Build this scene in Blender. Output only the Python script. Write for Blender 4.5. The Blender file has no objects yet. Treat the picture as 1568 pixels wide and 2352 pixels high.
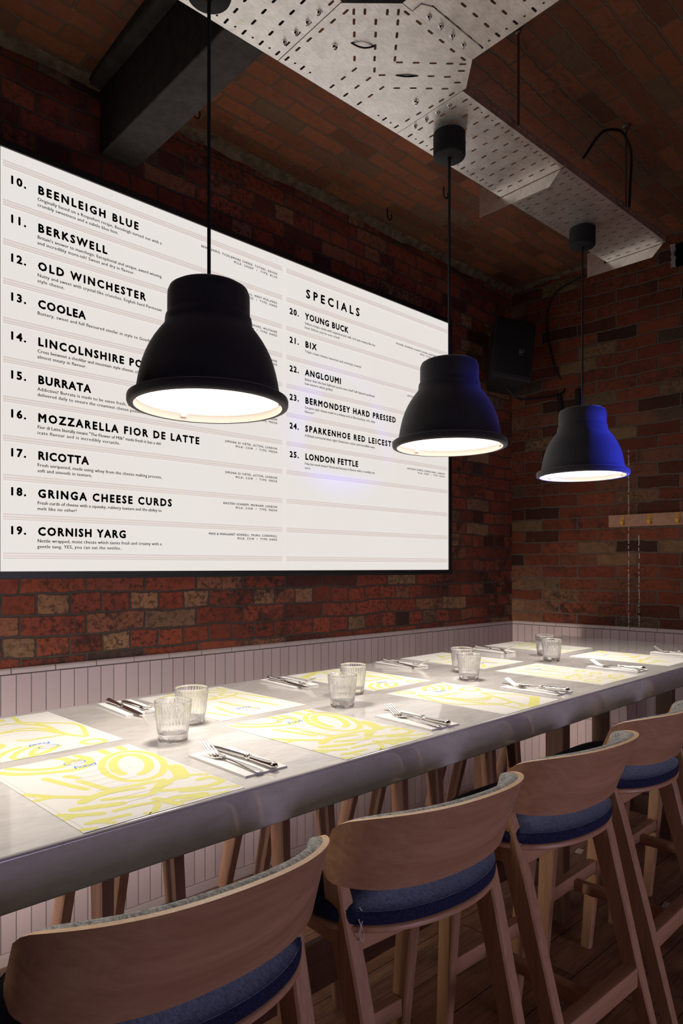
import bpy, bmesh, math, random
from mathutils import Vector, Matrix, geometry

R = math.radians
PI = math.pi
random.seed(11)
S = bpy.context.scene
COL = S.collection

# ------------------------------------------------------------------ camera, world, lights, exposure
cam_d = bpy.data.cameras.new('camera')
cam_d.sensor_fit = 'HORIZONTAL'
cam_d.sensor_width = 24.0
cam_d.lens = 24.0
cam_d.shift_y = (1303 - 1176) / 1568.0
cam_d.clip_start = 0.02
cam = bpy.data.objects.new('camera', cam_d)
cam.location = (0, 0, 1.345)
cam.rotation_euler = (R(90), 0, R(-43.4))
COL.objects.link(cam)
S.camera = cam

S.view_settings.view_transform = 'Standard'
S.view_settings.look = 'None'
S.view_settings.gamma = 1.0
S.view_settings.use_curve_mapping = False
S.view_settings.exposure = 0.0

LAMP_STRENGTH = 3.6
LAMP_SPOT = 50.0
SIGN_STRENGTH = 0.80

w = bpy.data.worlds.new('world')
S.world = w
w.use_nodes = True
w.node_tree.nodes['Background'].inputs[0].default_value = (0.6, 0.55, 0.7, 1)
w.node_tree.nodes['Background'].inputs[1].default_value = 0.005


def area_light(name, loc, target, size, energy, color, spread=180):
    d = bpy.data.lights.new(name, 'AREA')
    d.shape = 'RECTANGLE'
    d.size, d.size_y = size
    d.energy = energy
    d.color = color
    d.spread = R(spread)
    o = bpy.data.objects.new(name, d)
    o.location = loc
    o.rotation_euler = (Vector(target) - Vector(loc)).to_track_quat('-Z', 'Y').to_euler()
    COL.objects.link(o)
    return o


# daylight of the street window far behind the camera, and the blue lamp of the bar to the right
area_light('street_window_light', (1.6, -4.2, 1.05), (1.6, 0.7, 0.62), (2.4, 1.3), 7.6, (0.80, 0.64, 0.98), 62)
# the lit room that opens off the left end of the table
area_light('side_room_light', (-3.0, 1.95, 0.56), (3.8, 1.97, 0.46), (0.6, 0.4), 3.2, (1.0, 0.84, 0.70), 21)
area_light('tile_fill_light', (-1.5, 1.50, 0.60), (1.3, 2.45, 0.62), (0.5, 0.5), 8, (1.0, 0.92, 0.88), 50)  # second side light, added only to brighten the left wall tiles
for tgt, cone, pw in (((2.82, 1.45, 1.88), 11.0, 1300), ((1.905, 1.452, 1.93), 5.6, 480)):
    d = bpy.data.lights.new('blue_bar_light', 'SPOT')
    d.energy = pw
    d.color = (0.05, 0.07, 1.0)
    d.spot_size = R(cone)
    d.spot_blend = 0.5
    d.shadow_soft_size = 0.08
    o = bpy.data.objects.new('blue_bar_light', d)
    o.location = (3.96, -.55, 1.62)
    o.rotation_euler = (Vector(tgt) - Vector(o.location)).to_track_quat('-Z', 'Y').to_euler()
    COL.objects.link(o)


# ------------------------------------------------------------------ helpers
def rot2(x, y, deg):
    c, s = math.cos(R(deg)), math.sin(R(deg))
    return (x * c - y * s, x * s + y * c)


TYAW = 1.1      # the table stands a little askew to the wall
CYAW = -1.6     # so does the cable tray


def T(x, y):
    return rot2(x, y, TYAW)


def Y(x, y):
    return rot2(x, y, CYAW)


class MB:
    """collects shapes for ONE mesh object"""

    def __init__(self):
        self.bm = bmesh.new()
        self.uv = None

    def _tag(self, verts0, mat):
        pass

    def face(self, vs, mat=0):
        try:
            f = self.bm.faces.new(vs)
            f.material_index = mat
            return f
        except ValueError:
            return None

    def poly(self, pts, mat=0):
        return self.face([self.bm.verts.new(p) for p in pts], mat)

    def box(self, x0, x1, y0, y1, z0, z1, mat=0, bev=0, M=None):
        vs = [self.bm.verts.new((x, y, z)) for z in (z0, z1) for x, y in ((x0, y0), (x1, y0), (x1, y1), (x0, y1))]
        fs = [self.face([vs[i] for i in q], mat) for q in ((3, 2, 1, 0), (4, 5, 6, 7), (0, 1, 5, 4), (1, 2, 6, 5), (2, 3, 7, 6), (3, 0, 4, 7))]
        if bev:
            es = list({e for f in fs for e in f.edges})
            r = bmesh.ops.bevel(self.bm, geom=es, offset=bev, segments=3, profile=0.6, affect='EDGES')
            vs = list({v for v in r['verts']} | {v for v in vs if v.is_valid})
            for f in r['faces']:
                f.material_index = mat
        if M is not None:
            bmesh.ops.transform(self.bm, matrix=M, verts=[v for v in vs if v.is_valid])
        return vs

    def rings(self, rings, close=True, cap0=True, cap1=True, mat=0):
        """rings: list of lists of points, skinned one to the next"""
        rr = [[self.bm.verts.new(p) for p in ring] for ring in rings]
        n = len(rr[0])
        for a, b in zip(rr, rr[1:]):
            for i in range(n if close else n - 1):
                j = (i + 1) % n
                self.face([a[i], a[j], b[j], b[i]], mat)
        if cap0:
            self.face(rr[0][::-1], mat)
        if cap1:
            self.face(rr[-1], mat)
        return rr

    def lathe(self, prof, seg=48, c=(0, 0, 0), mat=0, cap0=False, cap1=False, rad=None):
        rings = []
        for r, z in prof:
            ring = []
            for i in range(seg):
                a = 2 * PI * i / seg
                q = rad(r, z, a) if rad else r
                ring.append((c[0] + q * math.cos(a), c[1] + q * math.sin(a), c[2] + z))
            rings.append(ring)
        return self.rings(rings, True, cap0, cap1, mat)

    def tube(self, pts, r, seg=8, mat=0):
        pts = [Vector(p) for p in pts]
        rs = r if isinstance(r, (list, tuple)) else [r] * len(pts)
        up = Vector((0, 0, 1))
        rings = []
        nrm = None
        for i, p in enumerate(pts):
            t = (pts[min(i + 1, len(pts) - 1)] - pts[max(i - 1, 0)]).normalized()
            if nrm is None:
                nrm = t.cross(up)
                if nrm.length < 1e-3:
                    nrm = t.cross(Vector((1, 0, 0)))
            nrm = (nrm - t * nrm.dot(t)).normalized()
            b = t.cross(nrm)
            rings.append([p + (nrm * math.cos(2 * PI * k / seg) + b * math.sin(2 * PI * k / seg)) * rs[i] for k in range(seg)])
        return self.rings(rings, mat=mat)

    def beam(self, p0, p1, s0, s1, mat=0, bev=0.004):
        """tapered post: horizontal rounded sections s = (width x, depth y)"""
        rings = []
        for p, s in ((p0, s0), (p1, s1)):
            a, b = s[0] / 2, s[1] / 2
            q = [(a - bev, -b), (a, -b + bev), (a, b - bev), (a - bev, b), (-a + bev, b), (-a, b - bev), (-a, -b + bev), (-a + bev, -b)]
            rings.append([(p[0] + x, p[1] + y, p[2]) for x, y in q])
        return self.rings(rings, mat=mat)

    def prism(self, outline, z0, z1, mat=0):
        return self.rings([[(x, y, z0) for x, y in outline], [(x, y, z1) for x, y in outline]], mat=mat)

    def build(self, name, mats, parent=None, smooth=35, loc=None, rotz=None):
        bm = self.bm
        bmesh.ops.recalc_face_normals(bm, faces=bm.faces)
        if smooth:
            lim = R(smooth)
            for f in bm.faces:
                f.smooth = True
            for e in bm.edges:
                if len(e.link_faces) == 2 and e.calc_face_angle(0) > lim:
                    e.smooth = False
        me = bpy.data.meshes.new(name)
        bm.to_mesh(me)
        bm.free()
        for m in (mats if isinstance(mats, (list, tuple)) else [mats]):
            me.materials.append(m)
        o = bpy.data.objects.new(name, me)
        COL.objects.link(o)
        if parent is not None:
            o.parent = parent
        if loc is not None:
            o.location = loc
        if rotz is not None:
            o.rotation_euler = (0, 0, R(rotz))
        return o


def tag(o, label, cat, group=None):
    o['label'] = label
    o['category'] = cat
    if group:
        o['group'] = group
    return o


def thing(name, label, cat, loc=(0, 0, 0), rotz=0, group=None):
    o = bpy.data.objects.new(name, None)
    o.empty_display_size = 0.05
    COL.objects.link(o)
    o.location = loc
    o.rotation_euler = (0, 0, R(rotz))
    return tag(o, label, cat, group)


def struct(o):
    o['kind'] = 'structure'
    return o


def dup(root, loc, rotz, label):
    r = root.copy()
    COL.objects.link(r)
    r.location = loc
    r.rotation_euler = (0, 0, R(rotz))
    r['label'] = label
    for ch in list(root.children):
        c = ch.copy()
        COL.objects.link(c)
        c.parent = r
        for g in list(ch.children):
            k = g.copy()
            COL.objects.link(k)
            k.parent = c
    return r


# ------------------------------------------------------------------ materials
class NT:
    def __init__(self, name):
        self.m = bpy.data.materials.new(name)
        self.m.use_nodes = True
        self.t = self.m.node_tree
        self.b = self.t.nodes['Principled BSDF']

    def n(self, typ, **kw):
        nd = self.t.nodes.new(typ)
        for k, v in kw.items():
            if k.startswith('i_'):
                key = k[2:]
                key = int(key) if key.isdigit() else key.replace('_', ' ')
                self.set(nd.inputs[key], v)
            else:
                setattr(nd, k, v)
        return nd

    def set(self, sock, v):
        if hasattr(v, 'is_linked') or isinstance(v, bpy.types.NodeSocket):
            self.t.links.new(v, sock)
        elif isinstance(v, (tuple, list)) and len(v) == 3 and sock.type == 'RGBA':
            sock.default_value = (*v, 1)
        else:
            sock.default_value = v

    def noise(self, vec, scale, detail=4, rough=0.55, dist=0.0):
        nd = self.n('ShaderNodeTexNoise', i_Scale=scale, i_Detail=detail, i_Roughness=rough, i_Distortion=dist)
        self.t.links.new(vec, nd.inputs['Vector'])
        return nd

    def ramp(self, fac, stops, interp='LINEAR'):
        nd = self.n('ShaderNodeValToRGB')
        nd.color_ramp.interpolation = interp
        el = nd.color_ramp.elements
        while len(el) < len(stops):
            el.new(0.5)
        for e, (p, c) in zip(el, stops):
            e.position = p
            e.color = (*c, 1) if len(c) == 3 else c
        self.t.links.new(fac, nd.inputs[0])
        return nd.outputs[0]

    def mix(self, fac, a, b, mode='MIX'):
        nd = self.n('ShaderNodeMix', data_type='RGBA', blend_type=mode)
        self.set(nd.inputs[0], fac)
        self.set(nd.inputs[6], a)
        self.set(nd.inputs[7], b)
        return nd.outputs[2]

    def math(self, op, a, b=None, c=None):
        nd = self.n('ShaderNodeMath', operation=op)
        for i, v in enumerate((a, b, c)):
            if v is not None:
                self.set(nd.inputs[i], v)
        return nd.outputs[0]

    def bump(self, height, strength=0.4, dist=0.01):
        nd = self.n('ShaderNodeBump', i_Strength=strength, i_Distance=dist)
        self.t.links.new(height, nd.inputs['Height'])
        self.t.links.new(nd.outputs[0], self.b.inputs['Normal'])

    def mapping(self, vec, scale=(1, 1, 1), rot=(0, 0, 0), loc=(0, 0, 0)):
        nd = self.n('ShaderNodeMapping')
        self.t.links.new(vec, nd.inputs[0])
        nd.inputs['Scale'].default_value = scale
        nd.inputs['Rotation'].default_value = rot
        nd.inputs['Location'].default_value = loc
        return nd.outputs[0]


def plain(name, col, rough=0.5, metal=0.0, spec=0.5, noise=0.0, nscale=60, bump=0.0, **kw):
    k = NT(name)
    k.b.inputs['Roughness'].default_value = rough
    k.b.inputs['Metallic'].default_value = metal
    k.b.inputs['Specular IOR Level'].default_value = spec
    if noise or bump:
        tc = k.n('ShaderNodeTexCoord').outputs['Object']
        nz = k.noise(tc, nscale, 5)
        lo = tuple(c * (1 - noise) for c in col)
        hi = tuple(min(1, c * (1 + noise)) for c in col)
        k.set(k.b.inputs['Base Color'], k.ramp(nz.outputs[0], [(0.3, lo), (0.7, hi)]))
        if bump:
            k.bump(nz.outputs[0], bump, 0.002)
    else:
        k.b.inputs['Base Color'].default_value = (*col, 1)
    for a, v in kw.items():
        k.b.inputs[a.replace('_', ' ')].default_value = v
    return k.m


def emit(name, col, strength):
    k = NT(name)
    k.b.inputs['Base Color'].default_value = (0.8, 0.8, 0.8, 1)
    k.b.inputs['Emission Color'].default_value = (*col, 1)
    k.b.inputs['Emission Strength'].default_value = strength
    return k.m


def brick_mat(name, squash, seed, ramp, mortar, white=0.25, dark=0.5, drips=None):
    k = NT(name)
    uv = k.n('ShaderNodeTexCoord').outputs['UV']
    uv = k.mapping(uv, loc=(seed * 3.37, seed * 0.72, 0))
    wob = k.noise(uv, 5.5, 2)
    off = k.n('ShaderNodeVectorMath', operation='SUBTRACT')
    k.t.links.new(wob.outputs['Color'], off.inputs[0])
    off.inputs[1].default_value = (0.5, 0.5, 0.5)
    wob2 = k.noise(uv, 38, 2)
    off2 = k.n('ShaderNodeVectorMath', operation='SUBTRACT')
    k.t.links.new(wob2.outputs['Color'], off2.inputs[0])
    off2.inputs[1].default_value = (0.5, 0.5, 0.5)
    s1 = k.n('ShaderNodeVectorMath', operation='SCALE')
    k.t.links.new(off.outputs[0], s1.inputs[0])
    s1.inputs['Scale'].default_value = 0.030
    s2 = k.n('ShaderNodeVectorMath', operation='SCALE')
    k.t.links.new(off2.outputs[0], s2.inputs[0])
    s2.inputs['Scale'].default_value = 0.010
    ad = k.n('ShaderNodeVectorMath', operation='ADD')
    k.t.links.new(uv, ad.inputs[0])
    k.t.links.new(s1.outputs[0], ad.inputs[1])
    ad2 = k.n('ShaderNodeVectorMath', operation='ADD')
    k.t.links.new(ad.outputs[0], ad2.inputs[0])
    k.t.links.new(s2.outputs[0], ad2.inputs[1])
    vec = ad2.outputs[0]
    br = k.n('ShaderNodeTexBrick', offset=0.5, offset_frequency=2, squash=squash, squash_frequency=2)
    k.t.links.new(vec, br.inputs['Vector'])
    for nm, v in (('Color1', (0, 0, 0, 1)), ('Color2', (1, 1, 1, 1)), ('Mortar', (0.5, 0.5, 0.5, 1)), ('Scale', 1.0), ('Mortar Size', 0.0054),
                  ('Mortar Smooth', 0.35), ('Bias', 0.0), ('Brick Width', 0.232), ('Row Height', 0.073)):
        br.inputs[nm].default_value = v
    rnd = br.outputs['Color']
    mort = br.outputs['Fac']
    base = k.ramp(rnd, ramp)
    # tone within each brick, sooty patches, pores
    big = k.noise(uv, 2.2, 4, 0.6)
    mid = k.noise(uv, 16, 5, 0.65)
    fine = k.noise(uv, 130, 3, 0.6)
    base = k.mix(0.55, base, k.ramp(mid.outputs[0], [(0.3, (0.45, 0.42, 0.40)), (0.62, (1.0, 1.0, 1.0))]), 'MULTIPLY')
    soot = k.ramp(big.outputs[0], [(0.40, (0, 0, 0)), (0.68, (1, 1, 1))])
    sootm = k.math('MULTIPLY', soot, k.ramp(mid.outputs[0], [(0.46, (0, 0, 0)), (0.56, (1, 1, 1))]))
    base = k.mix(k.math('MULTIPLY', sootm, dark), base, (0.030, 0.022, 0.018))
    spk = k.noise(uv, 46, 5, 0.72)
    where = k.noise(uv, 1.9, 2, 0.5)
    amt = k.math('MULTIPLY', k.ramp(spk.outputs[0], [(0.50, (0, 0, 0)), (0.58, (1, 1, 1))]), k.ramp(where.outputs[0], [(0.40, (0.10, 0.10, 0.10)), (0.62, (1, 1, 1))]))
    base = k.mix(k.math('MULTIPLY', amt, dark * 0.8), base, (0.032, 0.022, 0.017))
    pores = k.ramp(fine.outputs[0], [(0.28, (1, 1, 1)), (0.36, (0, 0, 0))])
    base = k.mix(k.math('MULTIPLY', pores, 0.6), base, (0.03, 0.02, 0.016))
    # lime blooms
    lime = k.noise(uv, 9, 6, 0.7)
    limem = k.ramp(lime.outputs[0], [(0.66, (0, 0, 0)), (0.78, (1, 1, 1))])
    base = k.mix(k.math('MULTIPLY', limem, white), base, (0.42, 0.37, 0.34))
    mcol = k.mix(mid.outputs[0], mortar, tuple(c * 0.45 for c in mortar))
    col = k.mix(mort, base, mcol)
    if drips:
        sx = k.n('ShaderNodeSeparateXYZ')
        k.t.links.new(k.n('ShaderNodeTexCoord').outputs['UV'], sx.inputs[0])
        tot = None
        for (dx, z0, z1) in drips:
            wv = k.noise(k.mapping(k.n('ShaderNodeTexCoord').outputs['UV'], scale=(0, 14, 1)), 1.0, 3)
            xx = k.math('ADD', sx.outputs[0], k.math('MULTIPLY', k.math('SUBTRACT', wv.outputs[0], 0.5), 0.012))
            near = k.math('LESS_THAN', k.math('ABSOLUTE', k.math('SUBTRACT', xx, dx)), 0.0030)
            rng = k.math('MULTIPLY', k.math('GREATER_THAN', sx.outputs[1], z0), k.math('LESS_THAN', sx.outputs[1], z1))
            brk = k.math('GREATER_THAN', k.noise(k.mapping(k.n('ShaderNodeTexCoord').outputs['UV'], scale=(0, 40, 1), loc=(0, dx * 9, 0)), 1.0, 4).outputs[0], 0.47)
            one = k.math('MULTIPLY', k.math('MULTIPLY', near, rng), brk)
            tot = one if tot is None else k.math('MAXIMUM', tot, one)
        col = k.mix(tot, col, (0.42, 0.39, 0.37))
    k.set(k.b.inputs['Base Color'], col)
    k.b.inputs['Roughness'].default_value = 0.85
    k.b.inputs['Specular IOR Level'].default_value = 0.25
    h = k.math('SUBTRACT', 1.0, mort)
    h = k.math('ADD', h, k.math('MULTIPLY', mid.outputs[0], 0.5))
    h = k.math('ADD', h, k.math('MULTIPLY', fine.outputs[0], 0.15))
    k.bump(h, 0.7, 0.008)
    return k.m


RED = [(0.0, (0.050, 0.022, 0.016)), (0.14, (0.15, 0.040, 0.022)), (0.35, (0.22, 0.055, 0.028)), (0.55, (0.27, 0.075, 0.036)),
       (0.72, (0.20, 0.052, 0.032)), (0.84, (0.24, 0.11, 0.060)), (0.93, (0.27, 0.17, 0.085)), (1.0, (0.065, 0.042, 0.036))]
M_BRICK = brick_mat('brick_left', 0.5, 1, [(p, (c[0] * 1.25, c[1] * 1.15, c[2] * 1.15)) for p, c in RED], (0.095, 0.075, 0.062), 0.25, 1.0)
M_BRICK2 = brick_mat('brick_end', 1.0, 4, RED, (0.17, 0.135, 0.11), 0.45, 0.85, drips=[(0.742, 0.98, 2.02), (0.800, 0.98, 1.53)])
REDC = [(0.0, (0.15, 0.055, 0.03)), (0.3, (0.24, 0.085, 0.042)), (0.6, (0.30, 0.105, 0.05)), (0.85, (0.22, 0.085, 0.05)), (1.0, (0.16, 0.10, 0.06))]
M_BRICKC = brick_mat('brick_vault', 1.0, 7, REDC, (0.17, 0.12, 0.085), 0.3, 0.45)


def tile_mat():
    k = NT('vertical_tiles')
    uv = k.n('ShaderNodeTexCoord').outputs['UV']
    br = k.n('ShaderNodeTexBrick', offset=0.0, offset_frequency=1, squash=1.0, squash_frequency=1)
    k.t.links.new(uv, br.inputs['Vector'])
    for nm, v in (('Color1', (0, 0, 0, 1)), ('Color2', (1, 1, 1, 1)), ('Mortar', (0.5, 0.5, 0.5, 1)), ('Scale', 1.0), ('Mortar Size', 0.0013),
                  ('Mortar Smooth', 0.1), ('Bias', 0.0), ('Brick Width', 0.0495), ('Row Height', 0.543)):
        br.inputs[nm].default_value = v
    t = k.ramp(br.outputs['Color'], [(0, (0.47, 0.375, 0.385)), (1, (0.54, 0.435, 0.44))])
    sp = k.noise(uv, 300, 2)
    t = k.mix(0.12, t, k.ramp(sp.outputs[0], [(0.3, (0.2, 0.2, 0.2)), (0.7, (0.8, 0.8, 0.8))]), 'OVERLAY')
    k.set(k.b.inputs['Base Color'], k.mix(br.outputs['Fac'], t, (0.10, 0.085, 0.085)))
    k.b.inputs['Roughness'].default_value = 0.42
    k.b.inputs['Specular IOR Level'].default_value = 0.35
    k.bump(k.math('SUBTRACT', 1.0, br.outputs['Fac']), 0.5, 0.003)
    return k.m


M_TILE = tile_mat()


def marble_mat():
    k = NT('grey_marble')
    oc = k.n('ShaderNodeTexCoord').outputs['Object']
    st = k.mapping(oc, scale=(1.0, 2.6, 2.6), rot=(0, 0, 0.35))
    a = k.noise(st, 3.2, 7, 0.62, 0.6)
    b = k.noise(st, 14, 6, 0.6, 0.8)
    base = k.ramp(a.outputs[0], [(0.25, (0.49, 0.47, 0.45)), (0.5, (0.59, 0.565, 0.54)), (0.78, (0.67, 0.645, 0.62))])
    base = k.mix(0.35, base, k.ramp(b.outputs[0], [(0.3, (0.62, 0.60, 0.60)), (0.55, (1, 1, 1))]), 'MULTIPLY')
    # fine pale veins, leaning along the slab
    v = k.n('ShaderNodeTexVoronoi', feature='DISTANCE_TO_EDGE', i_Scale=1.7)
    wv = k.noise(oc, 2.0, 5, 0.6)
    mv = k.n('ShaderNodeVectorMath', operation='ADD')
    sc = k.n('ShaderNodeVectorMath', operation='SCALE')
    k.t.links.new(wv.outputs['Color'], sc.inputs[0])
    sc.inputs['Scale'].default_value = 0.35
    k.t.links.new(k.mapping(oc, scale=(1, 0.5, 0.5), rot=(0.3, 0.2, 0.6)), mv.inputs[0])
    k.t.links.new(sc.outputs[0], mv.inputs[1])
    k.t.links.new(mv.outputs[0], v.inputs['Vector'])
    vein = k.ramp(v.outputs['Distance'], [(0.0, (1, 1, 1)), (0.006, (0, 0, 0))])
    base = k.mix(k.math('MULTIPLY', vein, 0.35), base, (0.62, 0.60, 0.58))
    dk = k.noise(st, 30, 5, 0.7)
    base = k.mix(k.math('MULTIPLY', k.ramp(dk.outputs[0], [(0.62, (0, 0, 0)), (0.75, (1, 1, 1))]), 0.35), base, (0.16, 0.15, 0.15))
    k.set(k.b.inputs['Base Color'], base)
    k.b.inputs['Roughness'].default_value = 0.07
    k.b.inputs['Specular IOR Level'].default_value = 0.75
    return k.m


M_MARBLE = marble_mat()


def wood_mat(name, c0, c1, axis=0, scale=1.0, rough=0.45, spec=0.4):
    k = NT(name)
    oc = k.n('ShaderNodeTexCoord').outputs['Object']
    sc = [14, 14, 14]
    sc[axis] = 1.1
    v = k.mapping(oc, scale=tuple(s * scale for s in sc))
    a = k.noise(v, 2.2, 6, 0.6, 1.2)
    sc2 = [160, 160, 160]
    sc2[axis] = 6
    b = k.noise(k.mapping(oc, scale=tuple(s * scale for s in sc2)), 1.0, 3, 0.5)
    col = k.ramp(a.outputs[0], [(0.3, c0), (0.7, c1)])
    col = k.mix(0.35, col, k.ramp(b.outputs[0], [(0.35, (0.7, 0.68, 0.66)), (0.6, (1, 1, 1))]), 'MULTIPLY')
    k.set(k.b.inputs['Base Color'], col)
    k.b.inputs['Roughness'].default_value = rough
    k.b.inputs['Specular IOR Level'].default_value = spec
    return k.m


M_BEECH_Z = wood_mat('beech_upright', (0.47, 0.265, 0.14), (0.62, 0.375, 0.205), 2)
M_BEECH_X = wood_mat('beech_crosswise', (0.47, 0.265, 0.14), (0.62, 0.375, 0.205), 0)
M_BEECH_Y = wood_mat('beech_lengthwise', (0.47, 0.265, 0.14), (0.62, 0.375, 0.205), 1)
M_SHELL = wood_mat('beech_veneer', (0.53, 0.30, 0.155), (0.68, 0.415, 0.23), 0, 0.55, 0.38)
M_PLY = wood_mat('ply_edge', (0.50, 0.32, 0.19), (0.66, 0.46, 0.30), 2, 3.0)
M_DARKOAK = wood_mat('dark_oak', (0.085, 0.040, 0.020), (0.14, 0.068, 0.036), 2)
M_DARKOAK_X = wood_mat('dark_oak_rail', (0.085, 0.040, 0.020), (0.14, 0.068, 0.036), 0)
M_WALNUT = wood_mat('stained_wood', (0.17, 0.085, 0.050), (0.25, 0.13, 0.08), 2)
M_WALNUT_X = wood_mat('stained_wood_crosswise', (0.17, 0.085, 0.050), (0.25, 0.13, 0.08), 0)
M_RAILWOOD = wood_mat('coat_rail_wood', (0.38, 0.19, 0.11), (0.50, 0.27, 0.165), 0)


def fabric(name, c0, c1, sc=420):
    k = NT(name)
    oc = k.n('ShaderNodeTexCoord').outputs['Object']
    a = k.noise(oc, sc, 2, 0.7)
    b = k.noise(k.mapping(oc, scale=(1, 0.35, 1)), sc * 0.6, 2)
    f = k.math('MULTIPLY', k.math('ADD', a.outputs[0], b.outputs[0]), 0.5)
    k.set(k.b.inputs['Base Color'], k.ramp(f, [(0.38, c0), (0.62, c1)]))
    k.b.inputs['Roughness'].default_value = 0.85
    k.b.inputs['Specular IOR Level'].default_value = 0.2
    k.b.inputs['Sheen Weight'].default_value = 0.06
    k.b.inputs['Sheen Roughness'].default_value = 0.4
    k.bump(f, 0.5, 0.001)
    return k.m


M_SEAT = fabric('slate_blue_wool', (0.010, 0.013, 0.044), (0.034, 0.041, 0.100))
M_PAD = fabric('grey_wool', (0.10, 0.10, 0.10), (0.36, 0.35, 0.34), 300)


def floor_mat():
    k = NT('pine_boards')
    uv = k.n('ShaderNodeTexCoord').outputs['UV']
    br = k.n('ShaderNodeTexBrick', offset=0.37, offset_frequency=2, squash=1.0, squash_frequency=2)
    k.t.links.new(uv, br.inputs['Vector'])
    for nm, v in (('Color1', (0, 0, 0, 1)), ('Color2', (1, 1, 1, 1)), ('Mortar', (0.5, 0.5, 0.5, 1)), ('Scale', 1.0), ('Mortar Size', 0.0018),
                  ('Mortar Smooth', 0.1), ('Bias', 0.0), ('Brick Width', 2.1), ('Row Height', 0.158)):
        br.inputs[nm].default_value = v
    sh = k.n('ShaderNodeVectorMath', operation='ADD')
    k.t.links.new(uv, sh.inputs[0])
    k.t.links.new(br.outputs['Color'], sh.inputs[1])
    a = k.noise(k.mapping(sh.outputs[0], scale=(1.2, 16, 1)), 2.0, 6, 0.6, 1.6)
    col = k.ramp(a.outputs[0], [(0.28, (0.20, 0.095, 0.044)), (0.5, (0.38, 0.20, 0.098)), (0.75, (0.52, 0.31, 0.165))])
    col = k.mix(0.5, col, k.ramp(br.outputs['Color'], [(0, (0.55, 0.5, 0.45)), (1, (1, 1, 1))]), 'MULTIPLY')
    st = k.noise(uv, 5, 5, 0.65)
    col = k.mix(k.math('MULTIPLY', k.ramp(st.outputs[0], [(0.5, (0, 0, 0)), (0.72, (1, 1, 1))]), 0.6), col, (0.05, 0.028, 0.016))
    vo = k.n('ShaderNodeTexVoronoi', i_Scale=6.5)
    k.t.links.new(uv, vo.inputs['Vector'])
    knot = k.ramp(vo.outputs['Distance'], [(0.045, (1, 1, 1)), (0.085, (0, 0, 0))])
    col = k.mix(k.math('MULTIPLY', knot, 0.9), col, (0.02, 0.012, 0.008))
    col = k.mix(br.outputs['Fac'], col, (0.012, 0.008, 0.006))
    k.set(k.b.inputs['Base Color'], col)
    k.b.inputs['Roughness'].default_value = 0.5
    k.b.inputs['Specular IOR Level'].default_value = 0.3
    k.bump(k.math('SUBTRACT', a.outputs[0], br.outputs['Fac']), 0.25, 0.003)
    return k.m


M_FLOOR = floor_mat()


def steel_mat():
    k = NT('galvanised_steel')
    oc = k.n('ShaderNodeTexCoord').outputs['Object']
    a = k.noise(oc, 14, 6, 0.65, 0.5)
    b = k.noise(k.mapping(oc, scale=(1, 4, 1)), 45, 4, 0.6)
    col = k.ramp(a.outputs[0], [(0.3, (0.68, 0.645, 0.60)), (0.6, (0.88, 0.845, 0.80))])
    col = k.mix(0.35, col, k.ramp(b.outputs[0], [(0.32, (0.55, 0.53, 0.5)), (0.55, (1, 1, 1))]), 'MULTIPLY')
    k.set(k.b.inputs['Base Color'], col)
    k.b.inputs['Metallic'].default_value = 0.92
    k.set(k.b.inputs['Roughness'], k.math('ADD', 0.30, k.math('MULTIPLY', a.outputs[0], 0.18)))
    return k.m


M_STEEL = steel_mat()
M_SILVER = plain('silver_plate', (0.80, 0.77, 0.73), 0.16, 1.0)
M_BLACK = plain('black_rubber', (0.010, 0.010, 0.012), 0.75, 0, 0.35, 0.2, 200, 0.15)
M_SHADE = plain('dark_rubber_shade', (0.020, 0.020, 0.026), 0.70, 0, 0.35, 0.15, 220, 0.1, Sheen_Weight=0.35, Sheen_Roughness=0.45)
M_CORD = plain('black_cord', (0.008, 0.008, 0.009), 0.6)
M_RIMIN = plain('white_rim_lining', (0.72, 0.69, 0.65), 0.45)
M_FRAME = plain('black_frame', (0.012, 0.011, 0.012), 0.4)
M_BEAM = plain('grey_painted_beam', (0.050, 0.044, 0.041), 0.8, 0, 0.2, 0.25, 30, 0.6)
M_PLASTER = plain('rough_lime_plaster', (0.13, 0.098, 0.068), 0.9, 0, 0.2, 0.5, 25, 0.8)
M_HOLE = plain('dark_hole', (0.006, 0.005, 0.005), 0.95, 0, 0.1)  # near-black lining on all faces of the wall opening
M_PAPER = plain('white_paper', (0.67, 0.655, 0.63), 0.55, 0, 0.3)
M_YELLOW = plain('yellow_print', (0.63, 0.605, 0.185), 0.55, 0, 0.3)
M_BLUEINK = plain('blue_print', (0.04, 0.20, 0.66), 0.55, 0, 0.3)
M_NAPKIN = plain('napkin_paper', (0.80, 0.78, 0.76), 0.9, 0, 0.1, 0.04, 300, 0.2)
M_LAMPDISC = emit('lamp_diffuser', (1.0, 0.86, 0.70), LAMP_STRENGTH)
M_INK = plain('black_lettering', (0.008, 0.007, 0.007), 0.6)
M_GREYINK = plain('grey_print', (0.30, 0.29, 0.28), 0.6)
M_RAIL = plain('acrylic_rail', (0.62, 0.55, 0.52), 0.25, 0, 0.5)
M_IRON = plain('old_iron', (0.020, 0.016, 0.014), 0.6, 0.4, 0.4, 0.3, 80, 0.4)
M_HOOK = plain('yellow_enamel', (0.70, 0.36, 0.02), 0.35)
M_ROD = plain('zinc_rod', (0.22, 0.20, 0.19), 0.4, 0.9)
M_LOGO = plain('pale_logo_print', (0.45, 0.44, 0.46), 0.5)

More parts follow.
